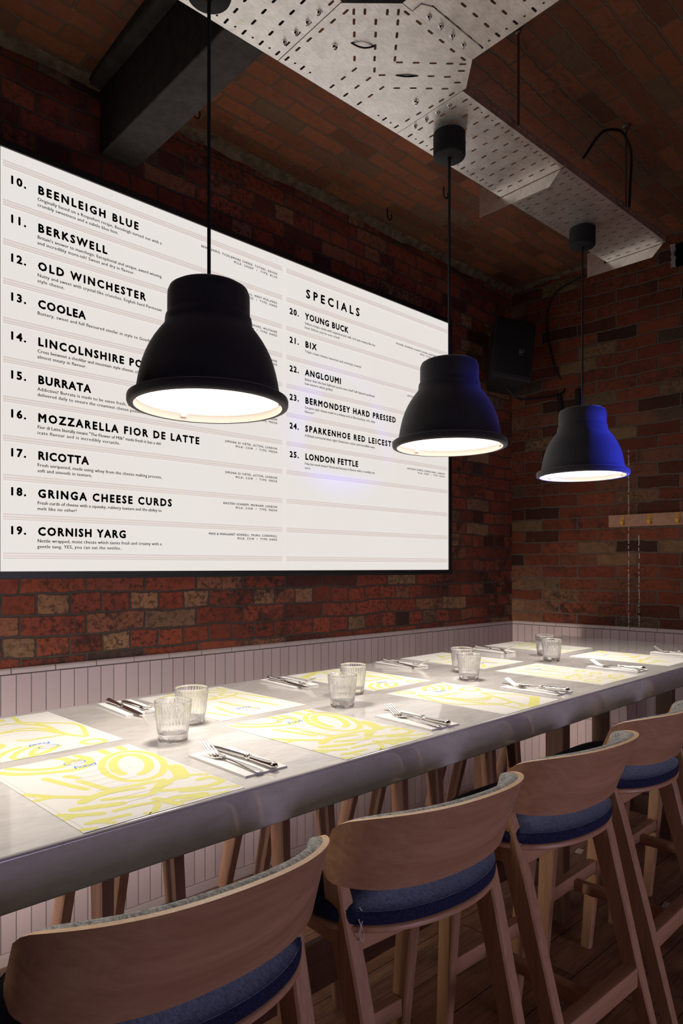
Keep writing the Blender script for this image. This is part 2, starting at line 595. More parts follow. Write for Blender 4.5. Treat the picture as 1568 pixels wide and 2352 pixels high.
k = NT('clear_glass')
k.b.inputs['Base Color'].default_value = (1, 1, 1, 1)
k.b.inputs['Roughness'].default_value = 0.0
k.b.inputs['IOR'].default_value = 1.47
k.b.inputs['Transmission Weight'].default_value = 1.0
tr = k.n('ShaderNodeBsdfTransparent')
mx = k.n('ShaderNodeMixShader')
mx.inputs[0].default_value = 0.15
k.t.links.new(k.b.outputs[0], mx.inputs[1])
k.t.links.new(tr.outputs[0], mx.inputs[2])
k.t.links.new(mx.outputs[0], k.t.nodes['Material Output'].inputs['Surface'])
M_GLASS = k.m


def sign_mat(name):
    """back-lit acrylic: slow unevenness of the tubes behind it"""
    k = NT(name)
    oc = k.n('ShaderNodeTexCoord').outputs['Object']
    a = k.noise(oc, 1.6, 2, 0.5)
    k.set(k.b.inputs['Emission Color'], k.ramp(a.outputs[0], [(0.3, (1.0, 0.925, 0.865)), (0.7, (1.0, 0.955, 0.915))]))
    k.b.inputs['Emission Strength'].default_value = SIGN_STRENGTH
    k.b.inputs['Base Color'].default_value = (0.04, 0.04, 0.04, 1)
    k.b.inputs['Roughness'].default_value = 0.35
    k.b.inputs['Specular IOR Level'].default_value = 0.2
    return k.m


M_SIGN = sign_mat('lit_menu_panel')
k = NT('lit_rail')
k.b.inputs['Base Color'].default_value = (0.12, 0.11, 0.10, 1)
k.b.inputs['Emission Color'].default_value = (1.0, 0.90, 0.84, 1)
k.b.inputs['Emission Strength'].default_value = SIGN_STRENGTH * 0.93
k.b.inputs['Roughness'].default_value = 0.2
M_RAILLIT = k.m
k = NT('rail_line')
k.b.inputs['Base Color'].default_value = (0.12, 0.10, 0.095, 1)
k.b.inputs['Emission Color'].default_value = (1.0, 0.885, 0.83, 1)
k.b.inputs['Emission Strength'].default_value = SIGN_STRENGTH * 0.74
k.b.inputs['Roughness'].default_value = 0.3
M_RAILLINE = k.m


# ------------------------------------------------------------------ the room
WALL_Y = 2.46
CORNER = (3.847, 2.46)
EDIR = (math.sin(R(4.0)), -math.cos(R(4.0)))
ENRM = (-math.cos(R(4.0)), -math.sin(R(4.0)))


def E(s, z, off=0.0):
    return (CORNER[0] + EDIR[0] * s + ENRM[0] * off, CORNER[1] + EDIR[1] * s + ENRM[1] * off, z)


def uvmesh(name, faces, mat, smooth=False):
    bm = bmesh.new()
    ul = bm.loops.layers.uv.new('UVMap')
    cache = {}
    for pts, uvs in faces:
        vs = []
        for p in pts:
            key = tuple(round(c, 5) for c in p)
            if key not in cache:
                cache[key] = bm.verts.new(p)
            vs.append(cache[key])
        try:
            f = bm.faces.new(vs)
        except ValueError:
            continue
        f.smooth = smooth
        for lp, t in zip(f.loops, uvs):
            lp[ul].uv = t
    me = bpy.data.meshes.new(name)
    bm.to_mesh(me)
    bm.free()
    me.materials.append(mat)
    o = bpy.data.objects.new(name, me)
    COL.objects.link(o)
    return struct(o)


X0R, X1R, YR = -1.6, 4.6, -3.4
# floor
uvmesh('floor', [([(X0R, YR, 0), (X1R, YR, 0), (X1R, WALL_Y + 0.2, 0), (X0R, WALL_Y + 0.2, 0)], [(X0R, YR), (X1R, YR), (X1R, WALL_Y + .2), (X0R, WALL_Y + .2)]),
                 ([(X0R, YR, -.1), (X0R, WALL_Y + 0.2, -.1), (X1R, WALL_Y + 0.2, -.1), (X1R, YR, -.1)], [(0, 0)] * 4)], M_FLOOR)
# left wall, as a thick slab
TOPW = 3.3
uvmesh('wall_left', [([(X0R, WALL_Y, 0), (CORNER[0] + .25, WALL_Y, 0), (CORNER[0] + .25, WALL_Y, TOPW), (X0R, WALL_Y, TOPW)],
                      [(X0R, 0), (CORNER[0] + .25, 0), (CORNER[0] + .25, TOPW), (X0R, TOPW)]),
                     ([(X0R, WALL_Y + .2, 0), (X0R, WALL_Y + .2, TOPW), (CORNER[0] + .25, WALL_Y + .2, TOPW), (CORNER[0] + .25, WALL_Y + .2, 0)], [(0, 0)] * 4)], M_BRICK)
# end wall with the broken-out hole up by the vault
HS0, HS1, HZ0, HZ1 = 0.985, 1.42, 2.995, 3.125
fs = []
for s0, s1, z0, z1 in ((-.02, HS0, 0, TOPW), (HS1, 5.6, 0, TOPW), (HS0, HS1, 0, HZ0), (HS0, HS1, HZ1, TOPW)):
    fs.append(([E(s0, z0), E(s1, z0), E(s1, z1), E(s0, z1)], [(s0, z0), (s1, z0), (s1, z1), (s0, z1)]))
uvmesh('wall_right', fs, M_BRICK2)
mb = MB()
q = [E(HS0, HZ0), E(HS1, HZ0), E(HS1, HZ1), E(HS0, HZ1)]
b = [E(HS0, HZ0, -.22), E(HS1, HZ0, -.22), E(HS1, HZ1, -.22), E(HS0, HZ1, -.22)]
for i in range(4):
    j = (i + 1) % 4
    mb.poly([q[i], q[j], b[j], b[i]])
mb.poly(b)
struct(mb.build('trim_1', M_HOLE, smooth=0))
# ragged plaster lip on the left cheek of that hole
mb = MB()
n = 12
ring = []
for i in range(n + 1):
    z = HZ0 + (HZ1 - HZ0) * i / n
    wv = 0.010 + 0.010 * random.random()
    ring.append([E(HS0 - wv, z, 0.001), E(HS0 - wv * .4, z, .010 + .004 * random.random()), E(HS0 + .012 * random.random() + .004, z, .004), E(HS0 + .004, z, -.02)])
mb.rings(ring, close=False, cap0=False, cap1=False)
struct(mb.build('trim_2', M_LOGO))

# vault: a shallow barrel running along the long wall
fs = []


def vault_z(y):
    t = (y - 0.75) / 1.71
    if abs(t) <= 1:
        return 3.135 + 0.055 * (1 - t * t)
    return 3.135


ys = [WALL_Y + .1] + [WALL_Y - (WALL_Y + 0.96) * i / 24 for i in range(25)] + [YR]
arc = 0
for a, bb in zip(ys, ys[1:]):
    za, zb = vault_z(min(a, WALL_Y)), vault_z(bb)
    L = math.hypot(a - bb, za - zb)
    fs.append(([(X0R, a, za), (X1R, a, za), (X1R, bb, zb), (X0R, bb, zb)], [(X0R, arc), (X1R, arc), (X1R, arc + L), (X0R, arc + L)]))
    arc += L
uvmesh('ceiling', fs, M_BRICKC, True)

# lumpy lime fillets where the vault springs from the two walls
def cove(name, path, inward, size):
    mb = MB()
    rings = []
    nn = 60
    for i in range(nn + 1):
        t = i / nn
        p = path(t)
        k1 = size * (0.75 + 0.5 * random.random())
        k2 = size * (0.75 + 0.5 * random.random())
        a = (p[0] + inward[0] * k1, p[1] + inward[1] * k1, p[2] - 0.004 + 0.01 * 0)
        m_ = (p[0] + inward[0] * k1 * .38, p[1] + inward[1] * k1 * .38, p[2] - k2 * .38)
        c = (p[0] + inward[0] * .003, p[1] + inward[1] * .003, p[2] - k2)
        top = (p[0] - inward[0] * .01, p[1] - inward[1] * .01, p[2] + .03)
        rings.append([top, a, m_, c])
    mb.rings(rings)
    return struct(mb.build(name, M_PLASTER, smooth=60))


cove('trim_3', lambda t: (X0R + (CORNER[0] - X0R) * t, WALL_Y, 3.135 + .004), (0, -1), 0.036)
cove('trim_4', lambda t: (*E(t * 0.95, 0)[:2], vault_z(E(t * .95, 0)[1]) + .002), ENRM, 0.024)

# grey painted beam that crosses under the vault
mb = MB()
BX0, BX1, BZ = 1.092, 1.232, 2.878
mb.box(BX0, BX1, -3.3, WALL_Y + .05, BZ, 3.26, bev=0.006)
mb.box(BX0 - .05, BX1 + .012, -3.3, WALL_Y + .05, 3.115, 3.26, bev=0.02)
struct(mb.build('trim_5', M_BEAM))


# tiled dado on both walls, with a capping row of small tiles
def dado(n1, n2, P, s0, s1):
    f = []
    zb, zt, th = (0.046, 0.982, 0.014)
    f.append(([P(s0, zb, th), P(s1, zb, th), P(s1, zt, th), P(s0, zt, th)], [(s0, zb + .106), (s1, zb + .106), (s1, zt + .106 - .0009), (s0, zt + .106 - .0009)]))
    f.append(([P(s0, zb, 0), P(s0, zb, th), P(s0, zt, th), P(s0, zt, 0)], [(0.02, .3)] * 4))
    f.append(([P(s1, zb, 0), P(s1, zt, 0), P(s1, zt, th), P(s1, zb, th)], [(0.02, .3)] * 4))
    uvmesh(n1, f, M_TILE)
    mb = MB()
    s = s0
    while s < s1:
        e = min(s + .1473, s1)
        sec = lambda x: [P(x, .9835, 0), P(x, .9835, .0145), P(x, .996, .0145), P(x, 1.0015, .010), P(x, 1.0025, 0)]
        mb.rings([sec(s + .0008), sec(e - .0008)])
        s += .1485
    mb.box(0, 0.001, 0, 0.001, .5, .501)
    return mb


M_CAPTILE = plain('cap_tile', (0.50, 0.42, 0.41), 0.35)
PL = lambda s, z, o: (s, WALL_Y - o, z)
mb = dado('trim_6', '', PL, X0R, CORNER[0] - .012)
bm = mb.bm
struct(mb.build('trim_7', M_CAPTILE))
mb = dado('trim_8', '', E, 0.012, 3.2)
struct(mb.build('trim_9', M_CAPTILE))
# pale skirting under the tiles
mb = MB()
mb.box(X0R, CORNER[0] - .02, WALL_Y - .018, WALL_Y, 0, .044, bev=.003)
struct(mb.build('baseboard_left', M_CAPTILE))
mb = MB()
pts = [E(.03, 0, .016)[:2], E(3.2, 0, .016)[:2], E(3.2, 0, 0)[:2], E(.03, 0, 0)[:2]]
mb.prism(pts, 0, .044)
struct(mb.build('baseboard_right', M_CAPTILE))


# ------------------------------------------------------------------ lettering
def raw_text(s, bold=0.0, spacing=1.0, shear=0.0):
    c = bpy.data.curves.new('t', 'FONT')
    c.body = s
    c.size = 1.0
    off = 0.0
    c.offset = off
    c.space_character = spacing
    c.shear = shear
    c.resolution_u = 2
    o = bpy.data.objects.new('t', c)
    COL.objects.link(o)
    dg = bpy.context.evaluated_depsgraph_get()
    dg.update()
    me = bpy.data.meshes.new_from_object(o.evaluated_get(dg))
    V = [v.co.copy() for v in me.vertices]
    F = [list(p.vertices) for p in me.polygons]
    sh = bold - off
    if sh > .004:           # heavier strokes: the same outlines struck again, slightly shifted
        steps = [(1, 0), (-1, 0)] if sh < .02 else [(1, 0), (-1, 0), (0, 1), (0, -1), (.7, .7), (-.7, .7), (.7, -.7), (-.7, -.7)]
        V0, F0 = list(V), list(F)
        for dx, dy in steps:
            n0 = len(V)
            V += [v + Vector((dx * sh, dy * sh, 0)) for v in V0]
            F += [[i + n0 for i in f] for f in F0]
    bpy.data.objects.remove(o)
    bpy.data.curves.remove(c)
    bpy.data.meshes.remove(me)
    return V, F


CAPV, _ = raw_text('H')
CAP = max(v.y for v in CAPV) - min(v.y for v in CAPV)


def add_text(mb, s, x, y, cap, width=None, align='L', bold=0.0, spacing=1.0, place=None, mat=0, stretch=False, shear=0.0, cond=1.0):
    k = cap / CAP
    V, F = raw_text(s, bold, spacing, shear)
    if not V:
        return 0
    w0 = max(v.x for v in V)
    sx = k
    if width:
        if stretch:
            sx = width / w0
        else:
            V2, _ = raw_text(s, bold, spacing + 0.2, shear)
            w1 = max(v.x for v in V2)
            sp = spacing + 0.2 * (width / (k * cond) - w0) / max(w1 - w0, 1e-6)
            V, F = raw_text(s, bold, min(max(sp, .7), 2.5), shear)
            w0 = max(v.x for v in V)
            sx = width / w0
    wd = w0 * sx
    ox = x - (wd if align == 'R' else 0)
    vs = [mb.bm.verts.new(place(ox + v.x * sx, y + v.y * k)) for v in V]
    for f in F:
        mb.face([vs[i] for i in f], mat)
    return wd


# ------------------------------------------------------------------ the lit cheese menu
SY = 2.40
sign = thing('menu_lightbox', 'large back-lit white cheese menu in a thin black frame on the left brick wall', 'menu board', (1.915, WALL_Y, 1.3))
SO = Vector(sign.location)


def signobj(mb, name, mat, parent=None, smooth=0):
    o = mb.build(name, mat, parent or sign, smooth)
    o.location = -SO if parent is None else (0, 0, 0)
    return o


SZ0, SZ1 = 1.331, 2.730
mb = MB()
FW = .026
mb.box(.726 - FW, 3.105 + FW, SY - .006, WALL_Y - .001, SZ1, SZ1 + FW, bev=.002)
mb.box(.726 - FW, 3.105 + FW, SY - .006, WALL_Y - .001, SZ0 - FW, SZ0, bev=.002)
mb.box(.726 - FW, .726, SY - .006, WALL_Y - .001, SZ0 + .0002, SZ1 - .0002, bev=.002)
mb.box(3.105, 3.105 + FW, SY - .006, WALL_Y - .001, SZ0 + .0002, SZ1 - .0002, bev=.002)
signobj(mb, 'frame', M_FRAME)
RAILZ = [2.677 - .1293 * i for i in range(11)]
SANS, BOLD = 0.018, 0.046
LEFT = [('10.', 'BEENLEIGH BLUE', .368, ['Originally based on a Roquefort recipe, Beenleigh turned out with a', 'crumbly sweetness and a subtle blue hint.'], ['BEN HARRIS, TICKLEMORE CHEESE, TOTNES, DEVON', 'MILK: SHEEP  /  TYPE: BLUE']),
        ('11.', 'BERKSWELL', .246, ["Britain's answer to manchego. Exceptional and unique, award winning", 'and incredibly more-ish! Sweet and dry in flavour.'], ['FLETCHER FAMILY, RAM HALL, WEST MIDLANDS', 'MILK: EWES  /  TYPE: HARD']),
        ('12.', 'OLD WINCHESTER', .398, ['Nutty and sweet with crystal-like crunches. English hard Parmesan', 'style cheese.'], ['LANDFORD, WILTSHIRE', 'MILK: COW  /  TYPE: HARD']),
        ('13.', 'COOLEA', .166, ['Buttery, sweet and full flavoured similar in style to Gouda.'], ['IRELAND', 'MILK: COW  /  TYPE: HARD']),
        ('14.', 'LINCOLNSHIRE POACHER', .53, ['Cross between a cheddar and mountain style cheese, creamy and', 'almost meaty in flavour.'], []),
        ('15.', 'BURRATA', .185, ['Addictive! Burrata is made to be eaten fresh, ours is', 'delivered daily to ensure the creamiest cheese possible.'], ['ACTON, LONDON', 'MILK: COW  /  TYPE: FRESH']),
        ('16.', 'MOZZARELLA FIOR DE LATTE', .632, ['Fior di Latte literally means "The Flower of Milk" made fresh it has a del-', 'icate flavour and is incredibly versatile.'], ['SIMONA DI VIETRI, ACTON, LONDON', 'MILK: COW  /  TYPE: FRESH']),
        ('17.', 'RICOTTA', .177, ['Fresh unripened, made using whey from the cheese making process,', 'soft and smooth in texture.'], ['SIMONA DI VIETRI, ACTON, LONDON', 'MILK: COW  /  TYPE: FRESH']),
        ('18.', 'GRINGA CHEESE CURDS', .508, ['Fresh curds of cheese with a squeaky, rubbery texture and the ability to', 'melt like no other!'], ['KRISTEN SCHNEPP, PECKHAM, LONDON', 'MILK: COW  /  TYPE: FRESH']),
        ('19.', 'CORNISH YARG', .317, ['Nettle wrapped, moist cheese which tastes fresh and creamy with a', 'gentle tang. YES, you can eat the nettles..'], ['MIKE & MARGARET HORRELL, TRURO, CORNWALL', 'MILK: COW  /  TYPE: HARD'])]
RIGHT = [None,
         ('20.', 'YOUNG BUCK', .276, ['Stilton-recipe, made with unpasteurised milk, rich and creamy like the', "best Stilton you've ever tried!"], ['MICHAEL THOMSON, COUNTY DOWN, NORTHERN IRELAND', 'MILK: COW  /  TYPE: BLUE']),
         ('21.', 'BIX', .070, ['Triple cream cheese, luxurious and seriously creamy!'], []),
         ('22.', 'ANGLOUMI', .226, ["Better then the best halloumi you've ever tried! Soft layered marshmal-", 'low texture when grilled.'], ['ANTHONY KUPROS, KUPROS DAIRY, LONDON', 'MILK: EWES  /  TYPE: FRESH']),
         ('23.', 'BERMONDSEY HARD PRESSED', .620, ['Gruyere style cheese made in a railway arch in Bermondsey, rich, deep', 'flavour!'], []),
         ('24.', 'SPARKENHOE RED LEICESTER', .640, ['A British territorial done right! Distinctive colour and incredible taste.'], []),
         ('25.', 'LONDON FETTLE', .343, ['Feta but much better! Floral and lemony in flavour with a crumbly tex-', 'ture.'], ['ANTHONY KUPROS, KUPROS DAIRY, LONDON', 'MILK: EWES  /  TYPE: FRESH'])]
place = lambda x, z: (x, SY - .0014, z)
for side, (XA, XB, rows) in enumerate(((.7265, 1.9155, LEFT), (1.9185, 3.1045, RIGHT))):
    mb = MB()
    mb.box(XA, XB, SY, WALL_Y - .004, SZ0 + .0005, SZ1 - .0005)
    panel = signobj(mb, 'light_panel', M_SIGN)
    for z in RAILZ:
        mb = MB()
        mb.box(XA + .006, XB - .016, SY - .005, SY - .0002, z - .0105, z + .0105, 0)
        for zz in (z + .0075, z - .0015, z - .0092):
            mb.box(XA + .006, XB - .016, SY - .0058, SY - .0049, zz - .0014, zz + .0014, 1)
        signobj(mb, 'rail', [M_RAILLIT, M_RAILLINE], panel)
    def words(name, *args, **kw):
        mb = MB()
        add_text(mb, *args, place=place, **kw)
        signobj(mb, name, M_INK, panel)
    for i, row in enumerate(rows):
        z = RAILZ[i]
        if row is None:
            words('title_lettering', 'SPECIALS', XA + .125, z - .088, .0375, .348, bold=BOLD * .8, spacing=1.1)
            continue
        num, head, hw, desc, src = row
        words('number_lettering', num, XA + .028, z - .0575, .0250, None, bold=BOLD, spacing=1.25)
        words('heading_lettering', head, XA + .120, z - .0590, .0265, hw, bold=BOLD, spacing=1.2, cond=.95)
        for q, ln in enumerate(desc):
            wl = min(.466, .466 * len(ln) / 66.0) if len(ln) < 62 else .466
            words('description_line', ln, XA + .118, z - .0835 - .0193 * q, .0112, wl, bold=SANS)
        for q, ln in enumerate(src):
            words('source_line', ln, XA + 1.148, z - .0345 - .0155 * q, .0085, len(ln) * .0088, align='R', bold=.032, spacing=1.1)


# ------------------------------------------------------------------ pendant lamps
LG = 'black pendant lamps over the table'


def make_lamp(label, x, y, z, rose_z):
    """origin at the rim; z = height of the rim"""
    t = thing('pendant_lamp', label, 'lamp', (x, y, z), 0, LG)
    mb = MB()
    prof = [(.006, .292), (.060, .2925), (.086, .291), (.0955, .285), (.0998, .274), (.1004, .262), (.1006, .222), (.1012, .217), (.1045, .2135),
            (.1058, .206), (.1068, .194), (.1095, .187), (.1225, .170), (.1345, .152), (.1445, .134), (.1530, .115), (.1600, .095), (.1655, .074), (.1700, .052),
            (.1735, .030), (.1752, .018), (.180, .0125), (.190, .0125), (.1945, .0095), (.196, .005), (.196, -.006), (.1945, -.0105), (.190, -.013), (.1825, -.013), (.1805, -.0125)]
    prof = [(r, h * .972) for r, h in prof]
    mb.lathe(prof, 96)
    shade = mb.build('lamp_shade', M_SHADE, t, 50)
    mb = MB()
    mb.lathe([(.1805, -.0125), (.1795, -.010), (.1785, .004), (.176, .006), (.176, .011)], 96)
    mb.build('rim_lining', M_RIMIN, t, 50)
    mb = MB()
    mb.lathe([(.1775, .0075), (.10, .0078), (.0005, .0078)], 96, cap1=True)
    mb.build('diffuser', M_LAMPDISC, t, 60)
    for k in range(3):
        a = R(200 + 120 * k)
        mb = MB()
        mb.box(-.008, .008, -.006, .004, -.004, .0068, bev=.0015, M=Matrix.Translation((.1745 * math.cos(a), .1745 * math.sin(a), 0)) @ Matrix.Rotation(a + PI / 2, 4, 'Z'))
        mb.build('clip', M_RIMIN, t)
    ld = bpy.data.lights.new('lamp_light', 'SPOT')
    ld.energy = LAMP_SPOT
    ld.color = (1.0, 0.92, 0.84)
    ld.spot_size = R(128)
    ld.spot_blend = 0.85
    ld.shadow_soft_size = 0.10
    lo = bpy.data.objects.new('lamp_light', ld)
    lo.location = (0, 0, -.004)
    lo.parent = t
    COL.objects.link(lo)
    mb = MB()
    mb.tube([(0, 0, .277), (0, 0, .6), (0, 0, rose_z - z + .001)], .0046, 10)
    mb.build('cord', M_CORD, t)
    mb = MB()
    h = rose_z - z
    mb.lathe([(.0005, h), (.049, h), (.053, h + .003), (.055, h + .008), (.055, h + .080)], 48, cap1=True)
    mb.lathe([(.0005, h - .010), (.0065, h - .010), (.0075, h - .004), (.009, h + .001)], 16)
    mb.build('ceiling_rose', M_BLACK, t, 50)
    return t


lx, ly = Y(.883, 1.480)
TRZ = 1.345 + 1.49            # underside of the cable tray
ROSE = TRZ - .080
make_lamp('large black bell pendant lamp hanging nearest, in front of the left half of the menu', lx, ly, 1.753, ROSE)
# one more of the row, unseen, added to light the left table end
fx, fy = Y(-.03, 1.480)
make_lamp('added unseen pendant lamp at the left end of the row, left of the nearest one', fx, fy, 1.753, ROSE)
lx, ly = Y(1.845, 1.506)
make_lamp('middle black bell pendant lamp hanging over the right edge of the menu', lx, ly, 1.769, ROSE)
lx, ly = Y(2.795, 1.535)
make_lamp('farthest black bell pendant lamp, in front of the end brick wall', lx, ly, 1.757, ROSE)

# ------------------------------------------------------------------ cable tray
TG = 'galvanised cable tray overhead'
YA, YB = 1.340, 1.622       # tray edges, tray frame


def capsule(cx, cy, ang, L, r, n=4):
    c, s = math.cos(ang), math.sin(ang)
    out = []
    for k in range(n + 1):
        a = -PI / 2 + PI * k / n
        out.append((L + r * math.cos(a), r * math.sin(a)))
    for k in range(n + 1):
        a = PI / 2 + PI * k / n
        out.append((-L + r * math.cos(a), r * math.sin(a)))
    return [(cx + x * c - y * s, cy + x * s + y * c) for x, y in out]


def inside(p, poly):
    x, y = p
    c = False
    for (x0, y0), (x1, y1) in zip(poly, poly[1:] + poly[:1]):
        if (y0 > y) != (y1 > y) and x < (x1 - x0) * (y - y0) / (y1 - y0) + x0:
            c = not c
    return c


def holed_plate(mb, outer, holes, z, th):
    pts = [Vector(p) for p in outer]
    edges = [(i, (i + 1) % len(outer)) for i in range(len(outer))]
    for h in holes:
        b = len(pts)
        pts += [Vector(p) for p in h]
        edges += [(b + i, b + (i + 1) % len(h)) for i in range(len(h))]
    V, Ed, F, _, _, _ = geometry.delaunay_2d_cdt(pts, edges, [], 0, 1e-6)
    cen = [(sum(p[0] for p in h) / len(h), sum(p[1] for p in h) / len(h)) for h in holes]
    keep = []
    for f in F:
        c = (sum(V[i].x for i in f) / 3, sum(V[i].y for i in f) / 3)
        if not inside(c, outer):
            continue
        if any(abs(c[0] - q[0]) + abs(c[1] - q[1]) < .03 and inside(c, h) for q, h in zip(cen, holes)):
            continue
        keep.append(f)
    lo = [mb.bm.verts.new((v.x, v.y, z)) for v in V]
    hi = [mb.bm.verts.new((v.x, v.y, z + th)) for v in V]
    cnt = {}
    for f in keep:
        mb.face([lo[i] for i in f][::-1])
        mb.face([hi[i] for i in f])
        for a, b in zip(f, f[1:] + f[:1] if isinstance(f, list) else tuple(f[1:]) + (f[0],)):
            k = (min(a, b), max(a, b))
            cnt[k] = cnt.get(k, 0) + 1
    for (a, b), n in cnt.items():
        if n == 1:
            mb.face([lo[a], lo[b], hi[b], hi[a]])


ROWS = (1.362, 1.408, 1.455, 1.503, 1.551, 1.598)


def tray_holes(x0, x1, pitch=.058):
    H = []
    n = int((x1 - x0 - .03) / pitch)
    off = (x1 - x0 - n * pitch) / 2
    for i in range(n + 1):
        x = x0 + off + i * pitch
        for yy in ROWS:
            H.append(capsule(x, yy, PI / 2, .0075, .0036))
        if i < n:
            for yy in (ROWS[0], ROWS[-1]):
                H.append(capsule(x + pitch / 2, yy, PI / 2, .0001, .0034))
    return H


def bolt(parent, x, y, z, r=.006):
    mb = MB()
    mb.lathe([(.0005, -.0075), (r * .55, -.007), (r * .9, -.004), (r, -.0012), (r * 1.35, -.001), (r * 1.35, 0)], 12)
    mb.lathe([(.0005, -.013), (r * .38, -.013), (r * .38, -.006)], 10)
    return mb.build('bolt', M_SILVER, parent, 40, loc=(x, y, z))


def tray(label, x0, x1, bolts=(), holes=None):
    t = thing('cable_tray', label, 'cable tray', (*Y((x0 + x1) / 2, (YA + YB) / 2), TRZ), CYAW, TG)
    cx, cy = (x0 + x1) / 2, (YA + YB) / 2
    mb = MB()
    outer = [(x0 - cx, YA - cy), (x1 - cx, YA - cy), (x1 - cx, YB - cy), (x0 - cx, YB - cy)]
    H = [[(a - cx, b - cy) for a, b in h] for h in (tray_holes(x0, x1) if holes is None else holes)]
    holed_plate(mb, outer, H, 0, .0015)
    mb.build('base_plate', M_STEEL, t, 0)
    # the two upright flanges, with their own row of holes
    for yy, sg in ((YA - cy, 1), (YB - cy, -1)):
        mb = MB()
        n = int((x1 - x0) / .03)
        fh = [capsule(x0 - cx + .015 + .03 * i, .018, 0, .005, .003) for i in range(n)]
        tmp = MB()
        holed_plate(tmp, [(x0 - cx, .002), (x1 - cx, .002), (x1 - cx, .034), (x0 - cx, .034)], fh, 0, .0013)
        bmesh.ops.transform(tmp.bm, matrix=Matrix.Translation((0, yy, 0)) @ Matrix.Rotation(PI / 2, 4, 'X'), verts=tmp.bm.verts)
        bmesh.ops.translate(tmp.bm, vec=(0, .0013 if sg > 0 else 0, 0), verts=tmp.bm.verts)
        tmp.build('side_flange', M_STEEL, t, 0)
    for bx, by in bolts:
        bolt(t, bx - cx, by - cy, 0)
    return t


tray('perforated steel cable tray above the nearest lamp, running out at the top left', -.75, 1.198,
     [(1.176, 1.405), (1.174, 1.452), (1.172, 1.501), (1.170, 1.550)])
tray('perforated steel cable tray carrying the middle lamp', 1.706, 2.309, [(1.727, 1.410), (1.725, 1.457), (1.723, 1.504), (1.721, 1.551)])
tray('perforated steel cable tray carrying the farthest lamp', 2.318, 3.19)

# the octagonal tee
SL = {'v': [(1.245, 1.343), (1.267, 1.323), (1.313, 1.284), (1.335, 1.264), (1.268, 1.367), (1.313, 1.328), (1.359, 1.289), (1.299, 1.399), (1.344, 1.36), (1.39, 1.322), (1.375, 1.393), (1.42, 1.355), (1.361, 1.465), (1.405, 1.426), (1.45, 1.387), (1.437, 1.459)],
      'y': [(1.229, 1.358), (1.224, 1.404), (1.221, 1.45), (1.217, 1.498), (1.215, 1.547), (1.214, 1.597), (1.271, 1.596), (1.391, 1.498), (1.39, 1.547), (1.388, 1.596), (1.445, 1.596), (1.45, 1.498), (1.447, 1.546), (1.506, 1.547), (1.504, 1.596), (1.508, 1.499), (1.619, 1.596), (1.677, 1.597), (1.688, 1.454), (1.683, 1.502), (1.68, 1.549), (1.690, 1.412), (1.692, 1.372)],
      'x': [(1.354, 1.251), (1.402, 1.251), (1.451, 1.252), (1.5, 1.252), (1.55, 1.254), (1.599, 1.254)],
      'h': [(1.47, 1.388), (1.508, 1.356), (1.547, 1.324), (1.585, 1.292), (1.615, 1.268), (1.634, 1.288), (1.469, 1.459), (1.583, 1.363), (1.622, 1.332), (1.664, 1.327), (1.543, 1.468), (1.581, 1.434), (1.619, 1.402), (1.657, 1.37)],
      'r': [(1.243, 1.596), (1.3, 1.596), (1.591, 1.597), (1.648, 1.596)]}
ANG = {'v': R(48.2), 'h': R(48.2 - 90), 'y': PI / 2, 'x': 0, 'r': 0}
tcx, tcy = 1.455, 1.43
tee = thing('cable_tray_junction', 'octagonal steel cable tray junction with slots, at the top centre', 'cable tray', (*Y(tcx, tcy), TRZ), CYAW, TG)
outer = [(1.2005, 1.622), (1.2005, 1.345), (1.322, 1.238), (1.622, 1.238), (1.704, 1.325), (1.704, 1.622)][::-1]
H = []
for kx, L in SL.items():
    for p in L:
        H.append(capsule(p[0] - tcx, p[1] - tcy, ANG[kx], .0001 if kx == 'r' else .0075, .0036))
mb = MB()
holed_plate(mb, [(a - tcx, b - tcy) for a, b in outer], H, 0, .0015)
mb.build('base_plate', M_STEEL, tee, 0)
for (a, b) in (((1.2005, 1.345), (1.322, 1.238)), ((1.622, 1.238), (1.704, 1.325)), ((1.704, 1.622), (1.2005, 1.622))):
    mb = MB()
    a = Vector((a[0] - tcx, a[1] - tcy, 0))
    b = Vector((b[0] - tcx, b[1] - tcy, 0))
    nrm = (b - a).normalized().cross(Vector((0, 0, 1))) * -.0013
    mb.rings([[a + Vector((0, 0, .0016)), a + nrm + Vector((0, 0, .0016)), a + nrm + Vector((0, 0, .034)), a + Vector((0, 0, .034))],
              [b + Vector((0, 0, .0016)), b + nrm + Vector((0, 0, .0016)), b + nrm + Vector((0, 0, .034)), b + Vector((0, 0, .034))]])
    mb.build('side_flange', M_STEEL, tee, 0)
bolt(tee, 1.288 - tcx, 1.469 - tcy, 0, .0085)
bolt(tee, 1.634 - tcx, 1.470 - tcy, 0, .0085)
# black cable ties looped through the slots
for (p, q, dz) in (((1.313, 1.428), (1.372, 1.392), -.010), ((1.500, 1.432), (1.553, 1.388), -.004)):
    mb = MB()
    pa, pb = Vector((p[0] - tcx, p[1] - tcy, 0)), Vector((q[0] - tcx, q[1] - tcy, 0))
    pts = [pa + (pb - pa) * (i / 10) + Vector((0, 0, .001 + dz * math.sin(PI * i / 10))) for i in range(11)]
    mb.tube(pts, .0022, 6)
    tag(mb.build('cable_tie', M_BLACK), 'black cable tie ' + ('looped loosely' if dz < -.005 else 'pulled tight') + ' through slots of the tray junction', 'cable tie', 'cable ties on the tray junction')
    o = bpy.context.scene.objects[-1] if False else None
for ob in [ob for ob in COL.objects if ob.name.startswith('cable_tie')]:
    ob.location = (*Y(tcx, tcy), TRZ)
    ob.rotation_euler = (0, 0, R(CYAW))

